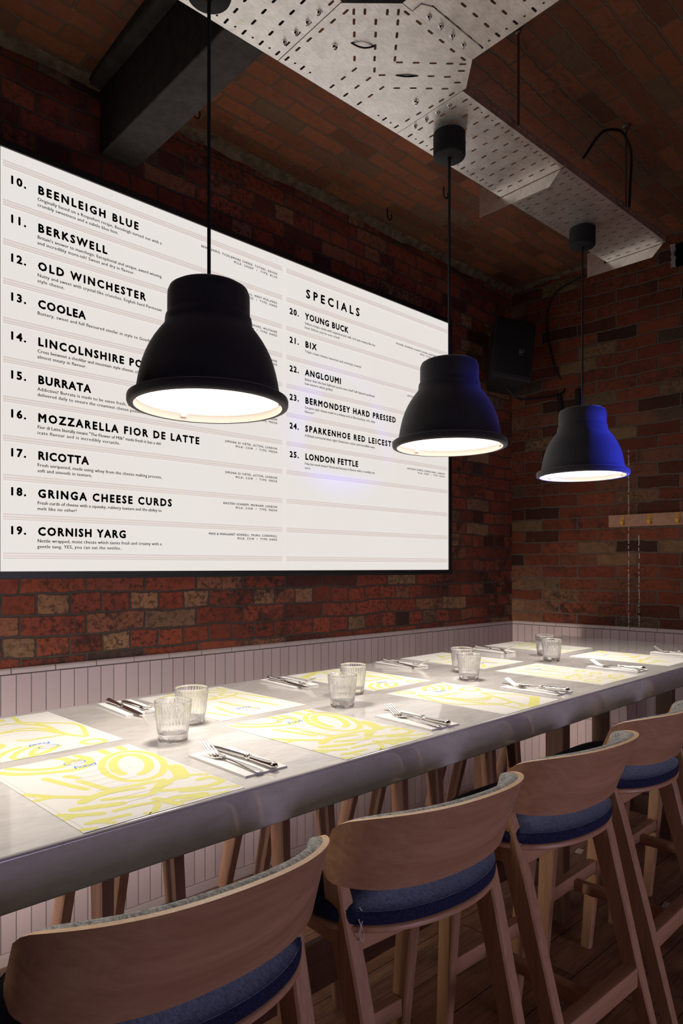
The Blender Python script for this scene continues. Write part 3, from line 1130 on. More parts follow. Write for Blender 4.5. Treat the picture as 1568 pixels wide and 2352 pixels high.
# branch towards the right, with its coupling lip
br = thing('cable_tray', 'perforated steel cable tray branching off to the top right', 'cable tray', (*Y(1.472, .80), TRZ), CYAW, TG)
bx0, bx1, by0, by1 = 1.322, 1.622, -.6, 1.236
H = []
yy = by1 - .045
i = 0
while yy > by0 + .04:
    for xx in (1.345, 1.396, 1.447, 1.497, 1.548, 1.599):
        if yy > .2:
            H.append(capsule(xx - 1.472, yy - .8, 0, .0075, .0036))
    if yy > .2:
        for xx in (1.345, 1.599):
            H.append(capsule(xx - 1.472, yy - .029 - .8, 0, .0001, .0034))
    yy -= .058
mb = MB()
holed_plate(mb, [(bx0 - 1.472, by0 - .8), (bx1 - 1.472, by0 - .8), (bx1 - 1.472, by1 - .8), (bx0 - 1.472, by1 - .8)], H, 0, .0015)
mb.build('base_plate', M_STEEL, br, 0)
for xx in (bx0, bx1 - .0013):
    mb = MB()
    mb.box(xx - 1.472, xx + .0013 - 1.472, by0 - .8, by1 - .8, .0016, .034)
    mb.build('side_flange', M_STEEL, br, 0)
mb = MB()
mb.rings([[(x, y, -.0026) for x, y in ((1.36 - 1.472, .405), (1.39 - 1.472, .390), (1.60 - 1.472, .390), (1.615 - 1.472, .405), (1.615 - 1.472, .4355), (1.36 - 1.472, .4355))],
          [(x, y, -.0003) for x, y in ((1.36 - 1.472, .405), (1.39 - 1.472, .390), (1.60 - 1.472, .390), (1.615 - 1.472, .405), (1.615 - 1.472, .4355), (1.36 - 1.472, .4355))]])
mb.build('coupling_plate', M_STEEL, br, 0)
for bx in (1.405, 1.454, 1.503, 1.553):
    bolt(br, bx - 1.472, 1.216 - .8, -.0026)

# hanging end plates
for lab, px in (('bent steel plate hanging across the tray just behind the middle lamp', 2.312), ('bent steel plate hanging across the tray end by the farthest lamp', 3.1935)):
    t = thing('tray_end_plate', lab, 'steel plate', (*Y(px, 1.5), TRZ), CYAW, 'bent plates on the cable tray')
    mb = MB()
    th = .0016
    prof = [(1.355 - 1.5, -.0005), (1.405 - 1.5, -.048), (1.728 - 1.5, -.040), (1.728 - 1.5, .078), (1.640 - 1.5, .078), (1.640 - 1.5, -.0005)]
    mb.rings([[(0, y, z) for y, z in prof], [(th, y, z) for y, z in prof]])
    mb.build('face_plate', M_STEEL, t, 0)

# threaded rods up to the vault
for lab, rx in (('thin threaded rod holding the tray by its junction', 1.996), ('thin threaded rod holding the far tray, with a black cable', 2.779)):
    x, y = Y(rx, 1.330)
    t = thing('threaded_rod', lab, 'rod', (x, y, TRZ + .02), 0, 'threaded rods holding the cable tray')
    mb = MB()
    top = vault_z(y) - TRZ - .02
    mb.tube([(0, 0, -.008), (0, 0, top + .004)], .0042, 8)
    mb.build('rod', M_ROD, t)
    mb = MB()
    mb.lathe([(.018, top + .001), (.016, top - .006), (.009, top - .010), (.009, top - .022), (.0045, top - .024)], 12)
    mb.build('anchor_nut', M_ROD, t)
x, y = Y(2.779, 1.322)
mb = MB()
vz = vault_z(y)
q = [(x - .43, y - .02, TRZ + .02), (x - .30, y - .03, TRZ + .17), (x - .13, y - .02, TRZ + .26), (x - .02, y - .005, TRZ + .275), (x + .022, y - .004, TRZ + .23), (x + .020, y, TRZ + .1), (x + .012, y, TRZ + .01)]


def spline(pts, n=8):
    P = [Vector(p) for p in pts]
    P = [P[0] * 2 - P[1]] + P + [P[-1] * 2 - P[-2]]
    out = []
    for i in range(1, len(P) - 2):
        for k in range(n):
            t = k / n
            a, b, c, d_ = P[i - 1], P[i], P[i + 1], P[i + 2]
            out.append(0.5 * ((2 * b) + (c - a) * t + (2 * a - 5 * b + 4 * c - d_) * t * t + (3 * b - a - 3 * c + d_) * t ** 3))
    out.append(P[-2])
    return out


mb.tube(spline(q), .0055, 8)
tag(mb.build('cable', M_CORD), 'black cable arching from the tray up to the far threaded rod', 'cable')

# ------------------------------------------------------------------ loudspeaker in the corner
SPX, SPY, SPZ = 3.43, 2.245, 2.40
spk = thing('loudspeaker', 'black angled loudspeaker fixed high in the corner beside the menu', 'speaker', (SPX, SPY, SPZ), 0)
Ms = Matrix.Rotation(R(-8), 4, 'Y')
body = [(-.135, -.13), (.135, -.13), (.135, -.02), (.085, .12), (-.085, .12), (-.135, -.02)]
mb = MB()


def spk_ring(z, kx, dy):
    return [(x * kx, (yy if yy > -.1 else yy) * kx + dy, z) for x, yy in body]


mb.rings([spk_ring(0, .93, 0), spk_ring(.02, 1.0, 0), spk_ring(.40, 1.0, 0), spk_ring(.43, .95, .0)])
SROT = Matrix.Scale(.86, 4) @ Matrix.Rotation(R(-38), 4, 'Z') @ Matrix.Rotation(R(9), 4, 'Y') @ Matrix.Rotation(R(-9), 4, 'X')
bmesh.ops.transform(mb.bm, matrix=SROT, verts=mb.bm.verts)
mb.build('cabinet', plain('speaker_cabinet', (0.010, 0.010, 0.011), .55), spk, 30)
mb = MB()
mb.box(-.122, .122, -.139, -.131, .022, .408, bev=.004)
bmesh.ops.transform(mb.bm, matrix=SROT, verts=mb.bm.verts)
mb.build('grille', plain('speaker_grille', (0.006, 0.006, 0.008), .6, 0, .4, .5, 500, .5), spk)
mb = MB()
lp = lambda x, y: SROT @ Vector((x, -.1402, y))
for (x0, x1, z0, z1) in ((.035, .0365, .175, .213), (.035, .066, .2115, .213), (.035, .066, .175, .1765), (.0645, .066, .195, .213)):
    mb.poly([lp(x0, z0), lp(x1, z0), lp(x1, z1), lp(x0, z1)])
add_text(mb, 'EV', .039, .187, .014, None, bold=.0, spacing=.8, place=lp, shear=.2)
mb.build('badge', M_LOGO, spk, 0)
mb = MB()
p0 = SROT @ Vector((0, .11, .22))
mb.tube([p0, p0 + Vector((.08, .10, .0)), Vector((CORNER[0] - SPX - .03, CORNER[1] - SPY - .06, p0.z))], .017, 10)
mb.lathe([(.05, -.06), (.05, .06)], 12, c=(CORNER[0] - SPX - .035, CORNER[1] - SPY - .055, p0.z), cap0=True, cap1=True)
mb.build('wall_bracket', M_BLACK, spk)
# its cable: drops, loops, and climbs the end wall
cb = SROT @ Vector((.02, .02, .01))
P = [Vector((SPX, SPY, SPZ)) + cb, Vector((SPX + .05, SPY - .04, SPZ - .055)), Vector((SPX + .14, SPY - .06, SPZ - .06)), Vector(E(.36, 2.42, .012)), Vector(E(.30, 2.58, .010)),
     Vector(E(.255, 2.78, .009)), Vector(E(.25, 2.93, .009)), Vector(E(.30, 3.035, .009)), Vector(E(.40, 3.075, .009)), Vector(E(.55, 3.10, .009)), Vector(E(.70, 3.118, .009))]
mb = MB()
mb.tube(spline(P), .006, 8)
cbo = mb.build('speaker_cable', M_CORD, spk)
cbo.location = (-SPX, -SPY, -SPZ)

# iron horseshoe hook on the end wall
mb = MB()
hs = E(.392, 2.325, .022)
pts = []
for i in range(21):
    a = PI + PI * i / 20
    pts.append((.055 * math.cos(a), .062 * math.sin(a)))
pts = [(-.060, .075), (-.057, .04)] + pts + [(.057, .05), (.055, .095)]
rings = []
for i, (a, b) in enumerate(pts):
    a2, b2 = pts[min(i + 1, len(pts) - 1)]
    a1, b1 = pts[max(i - 1, 0)]
    tx, tz = a2 - a1, b2 - b1
    L = math.hypot(tx, tz)
    nx, nz = -tz / L, tx / L
    wdt = .013
    rings.append([E(.392 + a + nx * wdt, 2.325 + b + nz * wdt, .002), E(.392 + a + nx * wdt, 2.325 + b + nz * wdt, .028), E(.392 + a - nx * wdt, 2.325 + b - nz * wdt, .028), E(.392 + a - nx * wdt, 2.325 + b - nz * wdt, .002)])
mb.rings(rings)
tag(mb.build('iron_hook', M_IRON), 'dark U-shaped iron bracket on the end wall below the speaker', 'hook')

# small rusty hooks left in the vault
for lab, hx, hy, gz in (('small rusty hook in the vault right of the beam', 1.40, 2.32, 0), ('small rusty hook in the vault beside the middle lamp cord', 2.59, 2.03, 0), ('small rusty hook under the vault above the menu', 2.52, 2.33, 0)):
    z = vault_z(hy)
    pts = [(hx, hy, z + .004), (hx, hy, z - .03)] + [(hx + .016 - .016 * math.cos(a), hy, z - .03 - .02 * math.sin(a)) for a in [PI * k / 10 for k in range(1, 13)]]
    mb = MB()
    mb.tube(pts, .0034, 8)
    tag(mb.build('ceiling_hook', M_IRON), lab, 'hook', 'rusty hooks in the vault')

# coat rail
cr = thing('coat_rail', 'wooden coat rail with yellow hooks on the end brick wall', 'coat rail', E(1.3, 1.578, 0), 0)
CO = Vector(cr.location)
mb = MB()
EL = lambda s, z, o: Vector(E(s, z, o)) - CO
s0, s1 = .635, 2.05
for_r = lambda s, e: [EL(s, 1.578 + e, .001), EL(s, 1.578, .001 + e), EL(s, 1.578, .020 - e), EL(s, 1.578 + e, .020), EL(s, 1.648 - e, .020), EL(s, 1.648, .020 - e), EL(s, 1.648, .001)]
mb.rings([for_r(s0, .001), for_r(s1, .001)])
mb.build('backboard', M_RAILWOOD, cr, 30)
for i in range(9):
    s = .7175 + .1485 * i
    mb = MB()
    z = 1.613
    sec = [(z + .030, .0205), (z + .030, .0235), (z - .012, .0235), (z - .020, .028), (z - .021, .036), (z - .014, .041), (z - .001, .042), (z - .001, .045), (z - .018, .0445), (z - .0255, .038), (z - .025, .026), (z - .018, .0205)]
    mb.rings([[EL(s - .0085, a, b) for a, b in sec], [EL(s + .0085, a, b) for a, b in sec]])
    hk = mb.build('hook', M_HOOK, cr, 30)
    for zz in (z + .021, z + .002):
        mb = MB()
        cc = EL(s, zz, .0245)
        mb.tube([cc, EL(s, zz, .0232)], .0028, 8)
        mb.build('screw', M_IRON, hk)


# ------------------------------------------------------------------ the table
TZ = 0.950
TX0, TX1, TY0, TY1 = -0.55, 3.69, 0.985, 1.925
table = thing('communal_table', 'long grey marble communal table running along the dado to the end wall', 'table', (*T(1.6, 1.45), 0), TYAW)
mb = MB()
mb.box(TX0 - 1.6, TX1 - 1.6, TY0 - 1.45, TY1 - 1.45, TZ - .081, TZ, bev=.007)
mb.build('tabletop', M_MARBLE, table)
for lx in (-.42, 2.433, 3.52):
    for ly in (1.29, 1.62):
        mb = MB()
        mb.beam((lx - 1.6, ly - 1.45, 0), (lx - 1.6, ly - 1.45, TZ - .0812), (.056, .075), (.056, .075))
        mb.build('leg', M_DARKOAK, table)
    mb = MB()
    mb.box(lx - .024 - 1.6, lx + .024 - 1.6, 1.328 - 1.45, 1.582 - 1.45, .10, .20, bev=.004)
    mb.build('crossbar', M_DARKOAK, table)
mb = MB()
mb.box(-.388 - 1.6, 3.488 - 1.6, 1.44 - 1.45, 1.475 - 1.45, .13, .265, bev=.004)
mb.build('stretcher', M_DARKOAK_X, table)


# ------------------------------------------------------------------ bar stools
def stool_parts(t, back=True):
    WZ, WX, WY, WB = (M_BEECH_Z, M_BEECH_X, M_BEECH_Y, M_SHELL) if back else (M_WALNUT, M_WALNUT_X, M_WALNUT_X, M_WALNUT_X)
    """local frame: +y towards the table, origin on the floor, table edge at y = 0.035"""
    NS, NT_ = 40, 9

    def P(th, v, off):
        c, s = math.cos(th), math.sin(th)
        c = max(c, 0.0)
        x = .246 * (.75 * math.copysign(abs(s) ** .85, s) + .25 * th / (PI / 2))
        y = -.068 - .105 * c ** .95
        zb = .787 - .020 * c
        zt = .845 + .083 * c ** .25
        # round the free ends
        e = max(0, (abs(th) - 1.34) / (PI / 2 - 1.34))
        cut = (1 - math.sqrt(max(0, 1 - e * e))) * .022
        zz = (zb + cut) + (zt - zb - 2 * cut) * v
        y -= .070 * v * (c ** .6)
        nx, ny = -s * (.9 if abs(s) > .2 else .9), c * .9 + .05
        L = math.hypot(nx, ny)
        return Vector((x + nx / L * off, y + ny / L * off, zz))

    def sheet(o0, o1, th0, v0, v1):
        mb = MB()
        cols = []
        for i in range(NS + 1):
            th = -th0 + 2 * th0 * i / NS
            col = [P(th, v0 + (v1 - v0) * k / NT_, o0) for k in range(NT_ + 1)] + [P(th, v1 - (v1 - v0) * k / NT_, o1) for k in range(NT_ + 1)]
            cols.append(col)
        return mb, cols

    if back:
      mb, cols = sheet(0, .0105, PI / 2, 0, 1)
      rr = mb.rings(cols)
      n = len(cols[0])
      mb.bm.faces.ensure_lookup_table()
      for f in mb.bm.faces:           # plywood edges
          vs = {v.index for v in f.verts}
          pass
      mb.bm.verts.index_update()
      for f in mb.bm.faces:
          ids = [v.index % n for v in f.verts]
          if len(f.verts) > 4 or set(ids) <= {NT_, NT_ + 1} or set(ids) <= {0, n - 1}:
              f.material_index = 1
      mb.build('backrest', [M_SHELL, M_PLY], t, 50)
      # padded inner face
      mb = MB()
      cols = []
      th0 = PI / 2 * .93
      for i in range(NS + 1):
          th = -th0 + 2 * th0 * i / NS
          fall = min(1, (th0 - abs(th)) / .25)
          k = .0106 + .022 * math.sqrt(max(0.04, fall * (2 - fall)))
          cols.append([P(th, .03, .0108), P(th, .5, .0108), P(th, .985, .0108), P(th, 1.0, .0108 + (k - .0108) * .35), P(th, .985, .0108 + (k - .0108) * .85), P(th, .93, k), P(th, .5, k), P(th, .08, k), P(th, .03, .0108 + (k - .0108) * .6)])
      mb.rings(cols)
      mb.build('back_pad', M_PAD, t, 60)

    def outline(k, n=56, inset=0.0):
        out = []
        for i in range(n):
            a = 2 * PI * i / n
            c, s = math.cos(a), math.sin(a)
            if s > 0:
                e = 2 / 3.4
                x, y = .232 * math.copysign(abs(c) ** e, c), .19 * abs(s) ** e
            else:
                e = 2 / 2.1
                x, y = .232 * math.copysign(abs(c) ** e, c), -.152 * abs(s) ** e
            L = math.hypot(x, y)
            q = (L - inset) / L
            out.append((x * q, y * q - .022))
        return out
    mb = MB()
    lay = [(.008, .7015), (.001, .706), (0, .712), (0, .720), (.0025, .7265), (.009, .732), (.022, .737), (.05, .743), (.09, .747), (.15, .749)]
    mb.rings([[(x, y, z) for x, y in outline(1, inset=i)] for i, z in lay])
    mb.build('seat_pad', M_SEAT, t, 60)
    mb = MB()
    mb.tube([(x, y, .7275) for x, y in outline(1, inset=.003)] + [(outline(1, inset=.003)[0][0], outline(1, inset=.003)[0][1], .7275)], .0014, 6)
    mb.build('seam', M_SEAT, t.children[-1] if False else [c for c in t.children if c.name.startswith('seat_pad')][0], 60)
    mb = MB()
    mb.rings([[(x, y, z) for x, y in outline(1, inset=i)] for i, z in ((.006, .688), (.001, .691), (.001, .6985), (.004, .7013))])
    mb.build('seat_board', WB, t, 50)
    for sx in (-1, 1):
        mb = MB()
        rings = []
        for z, yy, xx, w_, d_ in ((.0, -.262, .192, .026, .034), (.31, -.176, .190, .032, .046), (.62, -.092, .197, .034, .056), (.715, -.066, .200, .033, .054), (.800, -.046, .204, .022, .046)):
            a, b = w_ / 2, d_ / 2
            c = .004
            q = [(a - c, -b), (a, -b + c), (a, b - c), (a - c, b), (-a + c, b), (-a, b - c), (-a, -b + c), (-a + c, -b)]
            rings.append([(sx * xx + px, yy + py, z) for px, py in q])
        mb.rings(rings)
        mb.build('leg', WZ, t)
    for sx in (-1, 1):
        mb = MB()
        mb.beam((sx * .160, .172, 0), (sx * .178, .118, .6878), (.026, .034), (.036, .060))
        mb.build('leg', WZ, t)
    # aprons under the seat
    for nm, (x0, x1, y0, y1, z0, z1) in (('back_apron', (-.185, .185, -.086, -.062, .640, .6878)), ('front_apron', (-.165, .165, .108, .130, .640, .6878))):
        mb = MB()
        mb.box(x0, x1, y0, y1, z0, z1, bev=.003)
        mb.build(nm, WX, t)
    for sx in (-1, 1):
        mb = MB()
        mb.box(sx * .184 - .010, sx * .184 + .010, -.055, .095, .640, .6878, bev=.003)
        mb.build('side_apron', WY, t)
    # footrests front and back, tied by one bar
    mb = MB()
    mb.box(-.152, .152, .132, .162, .275, .318, bev=.003)
    mb.build('front_rail', WX, t)
    mb = MB()
    mb.box(-.178, .178, -.196, -.160, .262, .312, bev=.003)
    mb.build('back_rail', WX, t)
    mb = MB()
    mb.box(-.014, .014, -.160, .132, .268, .302, bev=.003)
    mb.build('tie_rail', WY, t)


SG1 = 'bar stools along the near side of the table'
SG2 = 'bar stools along the far side of the table'
NEAR = [(.546, .960, -3.0, 'nearest wooden bar stool with slate seat, cut by the bottom left corner of the photo'),
        (1.080, .940, -5.0, 'second wooden bar stool from the left, a loose thread hanging from its slate seat'),
        (1.612, .925, -3.0, 'third wooden bar stool from the left, between the loose-threaded stool and the right edge'),
        (2.160, .948, 0.0, 'fourth wooden bar stool on the near side, its backrest cut by the right photo edge'),
        (2.705, .950, 0.0, 'farthest near-side bar stool, only its front legs and footrest inside the photo')]
first = None
for i, (x, y, rz, lab) in enumerate(NEAR):
    if first is None:
        first = thing('bar_stool', lab, 'bar stool', (*T(x, y), 0), TYAW + rz, SG1)
        stool_parts(first)
    else:
        dup(first, (*T(x, y), 0), TYAW + rz, lab)
FAR = [(.55, 'far-side backless stool behind the nearest stool, only dark legs showing under the table'),
       (1.09, 'far-side backless stool seen by its legs above the middle of the nearest backrest'),
       (1.62, 'far-side backless stool seen by its legs above the left half of the second backrest'),
       (2.165, 'far-side backless stool seen by its legs between the second and third backrests'),
       (2.70, 'far-side backless stool nearest the end wall, behind the third near stool')]
second = None
for x, lab in FAR:
    if second is None:
        second = thing('backless_stool', lab, 'bar stool', (*T(x, 1.668), 0), TYAW + 180, SG2)
        stool_parts(second, False)
    else:
        dup(second, (*T(x, 1.668), 0), TYAW + 180, lab)
# loose thread on the second stool
mb = MB()
tx, ty = rot2(-.190, -.106, TYAW - 5)
bx, by = T(1.080, .940)
th = [(0, 0, .735), (.004, -.006, .722), (-.002, -.007, .705), (.004, -.006, .690), (.001, -.007, .676), (-.006, -.006, .688), (-.004, -.007, .705), (-.008, -.006, .718)]
mb.tube(spline([(bx + tx + a, by + ty + b_, c) for a, b_, c in th]), .0009, 5)
tag(mb.build('loose_thread', M_NAPKIN), 'frayed pale thread hanging from the corner of the second stool seat', 'thread')

# ------------------------------------------------------------------ paper placemats
PAT_A = [(0.0128,[(0.042,0.959),(0.124,0.868),(0.237,0.81),(0.36,0.768),(0.46,0.755),(0.554,0.797),(0.604,0.88),(0.581,0.971)]),(0.0103,[(0.129,0.982),(0.22,0.894),(0.331,0.848),(0.404,0.844),(0.473,0.887),(0.496,0.963),(0.452,0.993)]),(0.0126,[(0.488,0.95),(0.513,0.897),(0.569,0.896)]),(0.0122,[(0.768,0.988),(0.765,0.911)]),(0.0115,[(0.903,0.988),(0.898,0.918)]),(0.0167,[(0.895,0.517),(0.793,0.426),(0.683,0.388),(0.592,0.409),(0.54,0.483),(0.538,0.595),(0.592,0.719),(0.691,0.824),(0.811,0.877),(0.916,0.857),(0.972,0.769),(0.963,0.643),(0.895,0.517)]),(0.0221,[(0.609,0.539),(0.612,0.6),(0.64,0.671),(0.689,0.74),(0.751,0.791),(0.813,0.816),(0.863,0.806),(0.89,0.764),(0.889,0.699),(0.86,0.626),(0.811,0.557),(0.752,0.507),(0.694,0.483)]),(0.01,[(0.214,0.712),(0.258,0.576),(0.308,0.45)]),(0.0104,[(0.331,0.682),(0.366,0.627)]),(0.0099,[(0.35,0.576),(0.375,0.469),(0.397,0.376)]),(0.0104,[(0.194,0.32),(0.31,0.351),(0.418,0.362),(0.567,0.351),(0.728,0.334)]),(0.0101,[(0.728,0.334),(0.609,0.251),(0.528,0.206),(0.395,0.24),(0.3,0.276)]),(0.0088,[(0.189,0.297),(0.341,0.338),(0.454,0.325),(0.559,0.298)]),(0.0108,[(0.01,0.557),(0.111,0.455),(0.19,0.394),(0.271,0.336)]),(0.0092,[(0.012,0.453),(0.108,0.449)]),(0.0089,[(0.271,0.336),(0.182,0.302)]),(0.0247,[(0.929,0.478),(0.903,0.41),(0.849,0.316)]),(0.0106,[(0.834,0.326),(0.726,0.29),(0.605,0.225),(0.7,0.176),(0.859,0.128),(0.958,0.137),(0.991,0.16),(0.966,0.223),(0.889,0.228)]),(0.0061,[(0.881,0.327),(0.99,0.27)]),(0.0072,[(0.691,0.145),(0.841,0.083),(0.997,0.037)]),(0.0131,[(0.109,0.25),(0.223,0.216),(0.338,0.186)]),(0.0104,[(0.011,0.23),(0.089,0.179),(0.19,0.136)]),(0.0076,[(-0.002,0.169),(0.051,0.176)]),(0.0082,[(0.071,0.076),(0.123,0.075),(0.196,0.062),(0.284,0.055)]),(0.0074,[(0.079,0.075),(0.137,0.055),(0.17,0.022)]),(0.0052,[(0.01,0.034),(0.064,0.011)]),(0.0081,[(0.259,0.127),(0.373,0.125),(0.482,0.091),(0.39,0.004),(0.362,0.017)]),(0.0132,[(0.593,0.096),(0.759,0.053)]),(0.0125,[(0.515,0.134),(0.565,0.023)]),(0.007,[(0.613,0.043),(0.878,0.002)])]
PAT_B = [(0.007,[(0.255,0.888),(0.22,0.876),(0.179,0.879),(0.143,0.895),(0.122,0.921),(0.12,0.949),(0.139,0.973),(0.174,0.985),(0.215,0.983),(0.252,0.966),(0.274,0.94),(0.275,0.911),(0.255,0.888)]),(0.0091,[(0.438,0.887),(0.568,0.96),(0.672,0.96),(0.625,0.895),(0.54,0.833)]),(0.009,[(0.779,0.999),(0.797,0.946),(0.707,0.858),(0.558,0.784)]),(0.009,[(0.92,0.992),(0.881,0.908),(0.782,0.825),(0.656,0.769)]),(0.0075,[(0.432,0.877),(0.61,0.967),(0.825,1.013)]),(0.0095,[(0.902,0.618),(0.852,0.604),(0.798,0.607),(0.753,0.626),(0.73,0.657),(0.735,0.69),(0.765,0.718),(0.815,0.733),(0.87,0.731),(0.916,0.711),(0.94,0.68),(0.934,0.646),(0.902,0.618)]),(0.0083,[(0.159,0.791),(0.082,0.641),(0.036,0.527),(0.06,0.425),(0.198,0.307),(0.348,0.187)]),(0.009,[(0.173,0.794),(0.233,0.698),(0.254,0.576),(0.243,0.422),(0.265,0.292)]),(0.0069,[(0.241,0.68),(0.401,0.66),(0.548,0.652),(0.584,0.626)]),(0.0075,[(0.273,0.544),(0.307,0.435),(0.406,0.362),(0.539,0.368),(0.624,0.399)]),(0.0078,[(0.268,0.628),(0.33,0.489),(0.457,0.409),(0.633,0.393),(0.658,0.343),(0.572,0.223),(0.466,0.184),(0.355,0.238),(0.258,0.388)]),(0.0061,[(0.768,0.518),(0.845,0.421),(0.913,0.318),(0.922,0.162)]),(0.0097,[(0.737,0.513),(0.649,0.349),(0.58,0.247),(0.54,0.17),(0.499,0.077),(0.483,0.002)]),(0.022,[(0.93,0.163),(0.693,0.076),(0.504,0.008)]),(0.0057,[(0.348,0.187),(0.322,0.072),(0.318,0.007)]),(0.0092,[(0.438,0.078),(0.421,0.047)])]
PAT_C = [(0.0083,[(0.664,1.034),(0.73,0.851),(0.687,0.65)]),(0.0076,[(0.435,0.853),(0.493,0.695),(0.509,0.506)]),(0.0083,[(0.82,0.905),(0.868,0.775),(0.895,0.632)]),(0.0071,[(0.209,0.867),(0.243,0.635),(0.249,0.427)]),(0.0065,[(0.028,0.66),(0.065,0.498),(0.1,0.347)]),(0.0083,[(0.836,0.443),(0.798,0.436),(0.761,0.439),(0.732,0.452),(0.721,0.471),(0.729,0.491),(0.756,0.507),(0.794,0.514),(0.833,0.511),(0.862,0.498),(0.873,0.479),(0.863,0.459),(0.836,0.443)]),(0.0078,[(0.795,0.281),(0.755,0.275),(0.714,0.279),(0.683,0.292),(0.671,0.312),(0.68,0.333),(0.709,0.349),(0.75,0.356),(0.792,0.353),(0.823,0.339),(0.836,0.318),(0.825,0.297),(0.795,0.281)]),(0.0081,[(0.805,0.089),(0.751,0.081),(0.699,0.087),(0.66,0.104),(0.645,0.129),(0.657,0.154),(0.695,0.173),(0.748,0.182),(0.803,0.176),(0.844,0.158),(0.858,0.133),(0.844,0.107),(0.805,0.089)]),(0.0074,[(0.531,0.273),(0.484,0.265),(0.435,0.271),(0.396,0.289),(0.379,0.314),(0.386,0.34),(0.418,0.36),(0.465,0.369),(0.516,0.363),(0.556,0.345),(0.573,0.319),(0.564,0.292),(0.531,0.273)]),(0.007,[(0.568,0.116),(0.526,0.11),(0.481,0.118),(0.445,0.135),(0.427,0.159),(0.432,0.182),(0.459,0.198),(0.502,0.204),(0.548,0.197),(0.585,0.179),(0.603,0.155),(0.596,0.132),(0.568,0.116)]),(0.0068,[(0.624,-0.008),(0.579,-0.013),(0.532,-0.006),(0.496,0.011),(0.48,0.033),(0.488,0.056),(0.518,0.072),(0.564,0.078),(0.612,0.072),(0.649,0.054),(0.665,0.031),(0.656,0.008),(0.624,-0.008)]),(0.0078,[(0.256,0.27),(0.206,0.26),(0.155,0.264),(0.116,0.28),(0.1,0.305),(0.11,0.332),(0.145,0.354),(0.196,0.365),(0.249,0.362),(0.289,0.345),(0.305,0.319),(0.293,0.291),(0.256,0.27)]),(0.0066,[(0.266,0.107),(0.224,0.102),(0.176,0.111),(0.136,0.13),(0.115,0.156),(0.117,0.181),(0.142,0.2),(0.185,0.205),(0.234,0.197),(0.275,0.177),(0.297,0.15),(0.293,0.125),(0.266,0.107)]),(0.0075,[(0.208,0.389),(0.37,0.397),(0.54,0.404)]),(0.0062,[(0.01,0.153),(0.088,0.095),(0.066,0.043)]),(0.0056,[(0.354,0.042),(0.37,-0.007)])]
PAT_D = [(0.0078,[(0.632,0.98),(1.058,0.908),(1.078,0.818),(0.824,0.64),(0.547,0.47)]),(0.0095,[(0.884,0.933),(0.712,0.862),(0.611,0.71),(0.764,0.621)]),(0.0095,[(0.388,0.562),(0.521,0.485),(0.858,0.513),(1.009,0.446)]),(0.0099,[(0.257,0.461),(0.354,0.346),(0.745,0.356),(0.876,0.28)]),(0.0108,[(0.136,0.349),(0.094,0.222),(0.399,0.199)]),(0.0087,[(0.324,0.985),(0.416,0.878),(0.344,0.7),(0.189,0.501)]),(0.0095,[(0.407,0.376),(0.122,0.295),(-0.02,0.184)]),(0.0107,[(0.49,0.268),(0.333,0.112)])]


def ribbon(mb, pts, wd, z, mat):
    P = [Vector((p[0], p[1], 0)) for p in pts]
    if len(P) > 2:
        P = spline([(p.x, p.y, 0) for p in P], 5)
    n = len(P)
    L, Rr = [], []
    for i, p in enumerate(P):
        t = (P[min(i + 1, n - 1)] - P[max(i - 1, 0)])
        if t.length < 1e-6:
            t = Vector((1, 0, 0))
        t.normalize()
        nn = Vector((-t.y, t.x, 0))
        L.append(p + nn * wd / 2)
        Rr.append(p - nn * wd / 2)
    cl = lambda v: (min(max(v.x, -.1482), .1482), min(max(v.y, -.2122), .2122), z)
    a = [mb.bm.verts.new(cl(v)) for v in L]
    b = [mb.bm.verts.new(cl(v)) for v in Rr]
    for i in range(n - 1):
        mb.face([a[i], b[i], b[i + 1], a[i + 1]], mat)
    for e, d_ in (() if (P[0] - P[-1]).length < .002 else ((0, -1), (n - 1, 1))):
        c = P[e]
        v0 = L[e] - c
        ring = []
        for k in range(7):
            an = PI * k / 6 * (1 if d_ < 0 else -1)
            q = Vector((v0.x * math.cos(an) - v0.y * math.sin(an), v0.x * math.sin(an) + v0.y * math.cos(an), 0))
            ring.append(mb.bm.verts.new(cl(c + q)))
        mb.face(ring, mat)


MG = 'printed paper placemats'


